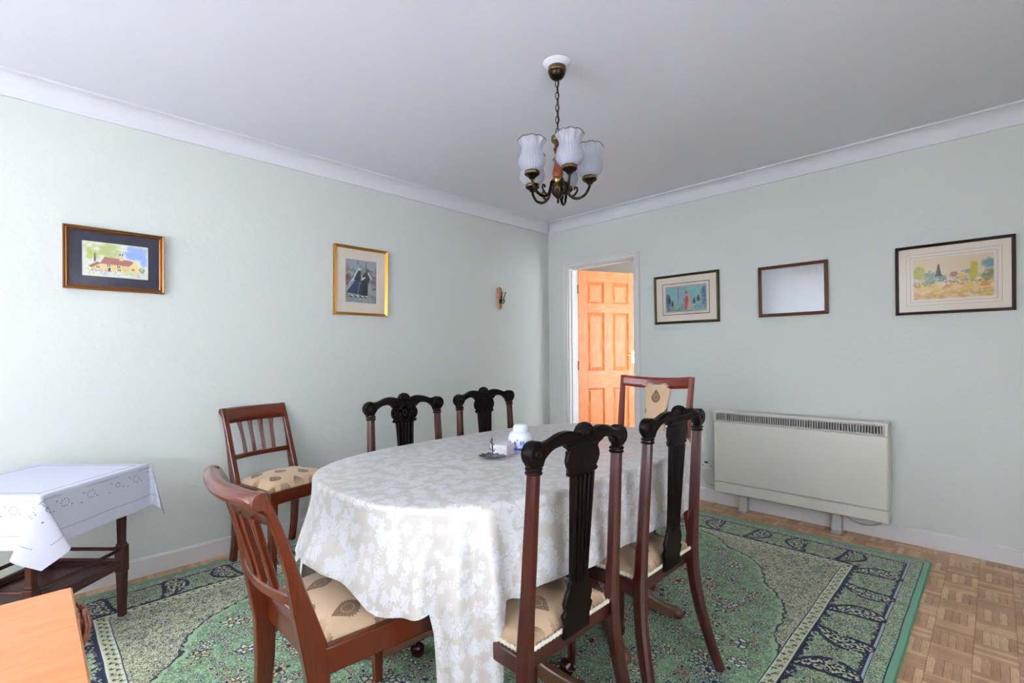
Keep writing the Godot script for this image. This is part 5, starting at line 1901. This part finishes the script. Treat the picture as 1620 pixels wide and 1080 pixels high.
# ------------------------------------------------------------------ chandelier
func chandelier() -> void:
	var t := thing("chandelier", "five-arm brass chandelier with frosted tulip shades hanging from the ceiling", "chandelier", Vector3(1.789, CEIL, 2.024))
	var br: Material = mats.antique_brass
	var st := S()
	lathe(st, PackedVector2Array([Vector2(0, -0.020), Vector2(0.036, -0.020), Vector2(0.042, -0.017), Vector2(0.044, -0.012), Vector2(0.050, -0.011), Vector2(0.052, -0.006), Vector2(0.058, -0.004), Vector2(0.060, 0.0)]), 32)
	obj("ceiling_rose", fin(st), mats.white_coving_paint, t)
	st = S()
	lathe(st, PackedVector2Array([Vector2(0.026, -0.042), Vector2(0.038, -0.040), Vector2(0.040, -0.036), Vector2(0.039, -0.020), Vector2(0.0, -0.0195)]), 28)
	obj("canopy_band", fin(st), br, t)
	st = S()
	lathe(st, curve2([Vector2(0, -0.074), Vector2(0.014, -0.072), Vector2(0.028, -0.062), Vector2(0.036, -0.048), Vector2(0.0375, -0.040)], 3), 28)
	obj("canopy_cup", fin(st), mats.dark_bronze, t)
	# chain of oval links
	var links := 9
	var y := -0.076
	var step := (0.312 - 0.076) / links
	for k in links:
		var ls := S()
		var pts := PackedVector3Array()
		for i in 16:
			var a := TAU * i / 16.0
			var p := Vector3(cos(a) * 0.0075, signf(sin(a)) * pow(absf(sin(a)), 0.8) * (step * 0.5 + 0.0025), 0)
			pts.append(Basis(Vector3.UP, (PI / 2 if k % 2 else 0.0) + 0.6) * p + Vector3(0, y - step * (k + 0.5), 0))
		sweep(ls, pts, ngon(6), func(_i): return Vector2.ONE * 0.0021, Basis(Vector3.UP, (PI / 2 if k % 2 else 0.0) + 0.6) * Vector3(0, 0, 1), true, true)
		obj("chain_link", fin(ls), mats.dark_bronze, t)
	st = S()
	tube(st, curve([Vector3(0.004, -0.072, 0), Vector3(0.009, -0.14, 0.004), Vector3(0.002, -0.22, -0.004), Vector3(0.006, -0.27, 0.003), Vector3(0.0, -0.315, 0)], 5), 0.0022, 6)
	obj("flex", fin(st), mats.dark_plastic, t)
	st = S()
	lathe(st, PackedVector2Array([Vector2(0.0, -0.366), Vector2(0.012, -0.364), Vector2(0.014, -0.350), Vector2(0.026, -0.342), Vector2(0.029, -0.330), Vector2(0.026, -0.326), Vector2(0.028, -0.320), Vector2(0.018, -0.314), Vector2(0.0, -0.310)]), 24)
	obj("cap", fin(st), br, t)
	st = S()
	lathe(st, curve2([Vector2(0, -0.502), Vector2(0.017, -0.500), Vector2(0.023, -0.485), Vector2(0.021, -0.465), Vector2(0.011, -0.430), Vector2(0.010, -0.405), Vector2(0.015, -0.385), Vector2(0.019, -0.376), Vector2(0.016, -0.368), Vector2(0, -0.364)], 4), 24)
	obj("turned_stem", fin(st), mats.turned_wood, t)
	st = S()
	lathe(st, PackedVector2Array([Vector2(0, -0.612), Vector2(0.004, -0.610), Vector2(0.006, -0.600), Vector2(0.004, -0.594), Vector2(0.009, -0.586), Vector2(0.018, -0.578), Vector2(0.026, -0.564), Vector2(0.028, -0.552)]), 60, Transform3D.IDENTITY, func(q: Vector2, a: float, _f: float) -> Vector2: return Vector2(q.x * (1.0 + (0.08 * cos(a * 12.0) if q.y > -0.59 else 0.0)), q.y))
	obj("hub_base", fin(st), mats.dark_bronze, t)
	st = S()
	lathe(st, PackedVector2Array([Vector2(0.0, -0.553), Vector2(0.029, -0.552), Vector2(0.030, -0.549), Vector2(0.024, -0.546), Vector2(0.024, -0.515), Vector2(0.028, -0.510), Vector2(0.024, -0.503), Vector2(0, -0.500)]), 24)
	obj("hub", fin(st), br, t)
	var yaw0 := 0.7846159
	for k in 5:
		# angle measured from the view's right-hand side, away from the camera
		var al := deg_to_rad(69.0 + 72.0 * k)
		var rt := Vector3(cos(yaw0), 0, -sin(yaw0))
		var fw := Vector3(-sin(yaw0), 0, -cos(yaw0))
		var d := rt * cos(al) + fw * sin(al)
		var R := 0.138
		var arm := Node3D.new()
		arm.name = "arm"
		t.add_child(arm, true)
		arm.basis = Basis(d, Vector3.UP, d.cross(Vector3.UP))
		st = S()
		tube(st, curve([Vector3(0.020, -0.530, 0), Vector3(0.034, -0.522, 0), Vector3(0.040, -0.545, 0), Vector3(0.052, -0.578, 0), Vector3(0.082, -0.592, 0), Vector3(0.115, -0.578, 0), Vector3(0.134, -0.548, 0), Vector3(R, -0.530, 0)], 5), 0.0062, 8)
		tube(st, curve([Vector3(0.058, -0.583, 0), Vector3(0.072, -0.575, 0), Vector3(0.084, -0.557, 0), Vector3(0.080, -0.543, 0), Vector3(0.071, -0.545, 0), Vector3(0.072, -0.553, 0)], 5), ease_list([0.0045, 0.0045, 0.0042, 0.004, 0.0038, 0.0045], 5), 8)
		obj("branch", fin(st), mats.dark_bronze, arm)
		st = S()
		var x := Transform3D(Basis.IDENTITY, Vector3(R, -0.507, 0))
		lathe(st, PackedVector2Array([Vector2(0, -0.026), Vector2(0.010, -0.025), Vector2(0.013, -0.018), Vector2(0.022, -0.011), Vector2(0.028, -0.006), Vector2(0.030, -0.004)]), 60, x, func(q: Vector2, a: float, _f: float) -> Vector2: return Vector2(q.x * (1.0 + 0.09 * cos(a * 12.0)), q.y))
		obj("cup_base", fin(st), mats.dark_bronze, arm)
		st = S()
		lathe(st, PackedVector2Array([Vector2(0.026, -0.005), Vector2(0.031, -0.005), Vector2(0.032, -0.002), Vector2(0.0315, 0.010), Vector2(0.029, 0.012), Vector2(0.027, 0.004), Vector2(0, 0.003)]), 48, x, func(q: Vector2, a: float, _f: float) -> Vector2: return Vector2(q.x * (1.0 + 0.025 * cos(a * 8.0)), q.y))
		obj("cup", fin(st), br, arm)
		st = S()
		lathe(st, PackedVector2Array([Vector2(0.008, 0.003), Vector2(0.013, 0.006), Vector2(0.013, 0.034), Vector2(0.018, 0.044), Vector2(0.023, 0.058), Vector2(0.022, 0.072), Vector2(0.014, 0.084), Vector2(0, 0.088)]), 18, x)
		obj("bulb", fin(st), mats.porcelain, arm)
		st = S()
		var prof := curve2([Vector2(0.026, 0.006), Vector2(0.044, 0.018), Vector2(0.056, 0.042), Vector2(0.052, 0.070), Vector2(0.043, 0.094), Vector2(0.045, 0.114), Vector2(0.057, 0.134)], 5)
		var inner := PackedVector2Array()
		for i in range(prof.size() - 1, -1, -1):
			inner.append(prof[i] - Vector2(0.0022, 0))
		var ruff := func(p: Vector2, a: float, _f: float) -> Vector2:
			var up := smoothstep(0.095, 0.134, p.y)
			var fl := 0.0011 * sin(a * 26.0 + p.y * 30.0) * smoothstep(0.0, 0.03, p.y) * (1.0 - up)
			return Vector2(p.x + fl + up * 0.003 * cos(a * 10.0), p.y + up * 0.008 * absf(sin(a * 5.0)))
		var all := prof.duplicate()
		all.append_array(inner)
		lathe(st, all, 96, x, ruff)
		obj("shade", fin(st), mats.frosted_glass, arm)
		# the dark painted line on the frilled rim
		st = S()
		var loop := PackedVector3Array()
		for i in 96:
			var a := TAU * i / 96.0
			var p: Vector2 = ruff.call(Vector2(0.0565, 0.1345), a, 1.0)
			loop.append(x * Vector3(p.x * cos(a), p.y, -p.x * sin(a)))
		sweep(st, loop, ngon(5), func(_i): return Vector2.ONE * 0.0017, Vector3.UP, true, true)
		obj("rim_line", fin(st), mats.rim_line, arm)

# ------------------------------------------------------------------ small things on the table
func table_things() -> void:
	var y := TAB_TOP + 0.004
	var jar := thing("ginger_jar", "small white porcelain jar with blue landscape and lid on the tablecloth", "jar", Vector3(1.822, y, 2.305))
	var st := S()
	lathe(st, curve2([Vector2(0, 0.0), Vector2(0.030, 0.0), Vector2(0.033, 0.004), Vector2(0.043, 0.022), Vector2(0.050, 0.045), Vector2(0.0495, 0.060), Vector2(0.042, 0.074), Vector2(0.030, 0.081), Vector2(0.024, 0.083)], 4), 36)
	var jm := StandardMaterial3D.new()
	jm.resource_name = "blue_and_white_glaze"
	jm.roughness = 0.1
	jm.clearcoat_enabled = true
	jm.clearcoat = 1.0
	var im := canvas(512, 128, Color(0.88, 0.89, 0.93))
	var blue := Color(0.20, 0.33, 0.66)
	# blue scene low on the belly (texture rows run from foot to shoulder)
	var jr := RandomNumberGenerator.new()
	jr.seed = 3
	for k in 22:
		var cx := k * 24 + jr.randi() % 16
		px_ellipse(im, cx, 38 + jr.randi() % 5, 20, 5, blue, 0.5)
		px_ellipse(im, cx + 6, 46 + jr.randi() % 14, jr.randf_range(5, 12), jr.randf_range(3, 8), Color(0.33, 0.46, 0.76), 0.9)
		if k % 4 == 1:
			px_poly(im, [Vector2(cx - 12, 58), Vector2(cx, 66), Vector2(cx + 12, 58)], blue)
			im.fill_rect(Rect2i(cx - 8, 44, 16, 14), Color(0.52, 0.62, 0.84))
			px_ellipse(im, cx + 14, 70, 7, 3, Color(0.50, 0.60, 0.84), 0.9)
	im.fill_rect(Rect2i(0, 118, 512, 2), Color(0.55, 0.63, 0.80))
	jm.albedo_texture = ImageTexture.create_from_image(im)
	obj("body", fin(st), jm, jar)
	st = S()
	lathe(st, curve2([Vector2(0.0, 0.080), Vector2(0.026, 0.080), Vector2(0.029, 0.083), Vector2(0.030, 0.092), Vector2(0.027, 0.101), Vector2(0.018, 0.106), Vector2(0, 0.108)], 4), 32)
	obj("lid", fin(st), mats.porcelain, jar)
	var bx := thing("gift_box", "small square pale cardboard box between the jar and the ring tree", "box", Vector3(1.812, y, 2.393), deg_to_rad(14.0))
	obj("box_base", boxm(Vector3(0, 0.015, 0), Vector3(0.070, 0.030, 0.056), 0.0015), mats.box_card, bx)
	obj("lid", boxm(Vector3(0, 0.032, 0), Vector3(0.073, 0.018, 0.059), 0.0015), mats.box_card, bx)
	var d := thing("ring_tree", "pewter ring tree on a leaf-shaped dish on the tablecloth", "ring holder", Vector3(1.838, y, 2.470), 0.5)
	st = S()
	var leaf := PackedVector2Array()
	for i in 48:
		var a := TAU * i / 48.0
		leaf.append(Vector2(cos(a) * 0.046, sin(a) * 0.034) * (1.0 + 0.10 * cos(a * 9.0) + 0.05 * cos(a * 3.0)))
	plate(st, leaf, 0.004, 0.001, func(p): return Vector3(p.x, 0.004 + p.z + 0.012 * pow(Vector2(p.x / 0.046, p.y / 0.034).length(), 2.0) * 0.6, -p.y))
	for k in 8:
		var a := TAU * k / 8.0
		tube(st, PackedVector3Array([Vector3(0, 0.007, 0), Vector3(cos(a) * 0.036, 0.012, sin(a) * 0.026)]), 0.0016, 6)
	obj("dish", fin(st), mats.pewter, d)
	st = S()
	tube(st, curve([Vector3(0, 0.006, 0), Vector3(0.001, 0.03, 0), Vector3(-0.001, 0.055, 0), Vector3(0, 0.080, 0)], 4), ease_list([0.004, 0.003, 0.0026, 0.0012], 4), 8)
	for q in [[0.026, 0.0], [0.032, 2.4], [0.048, 0.6], [0.054, 3.4], [0.062, 1.6]]:
		var o := Vector3(0, q[0], 0)
		var e := Vector3(cos(q[1]), 0, sin(q[1]))
		tube(st, curve([o, o + e * 0.007 + Vector3(0, 0.003, 0), o + e * 0.010 + Vector3(0, 0.011, 0)], 3), ease_list([0.002, 0.0018, 0.001], 3), 6)
	obj("branches", fin(st), mats.pewter, d)
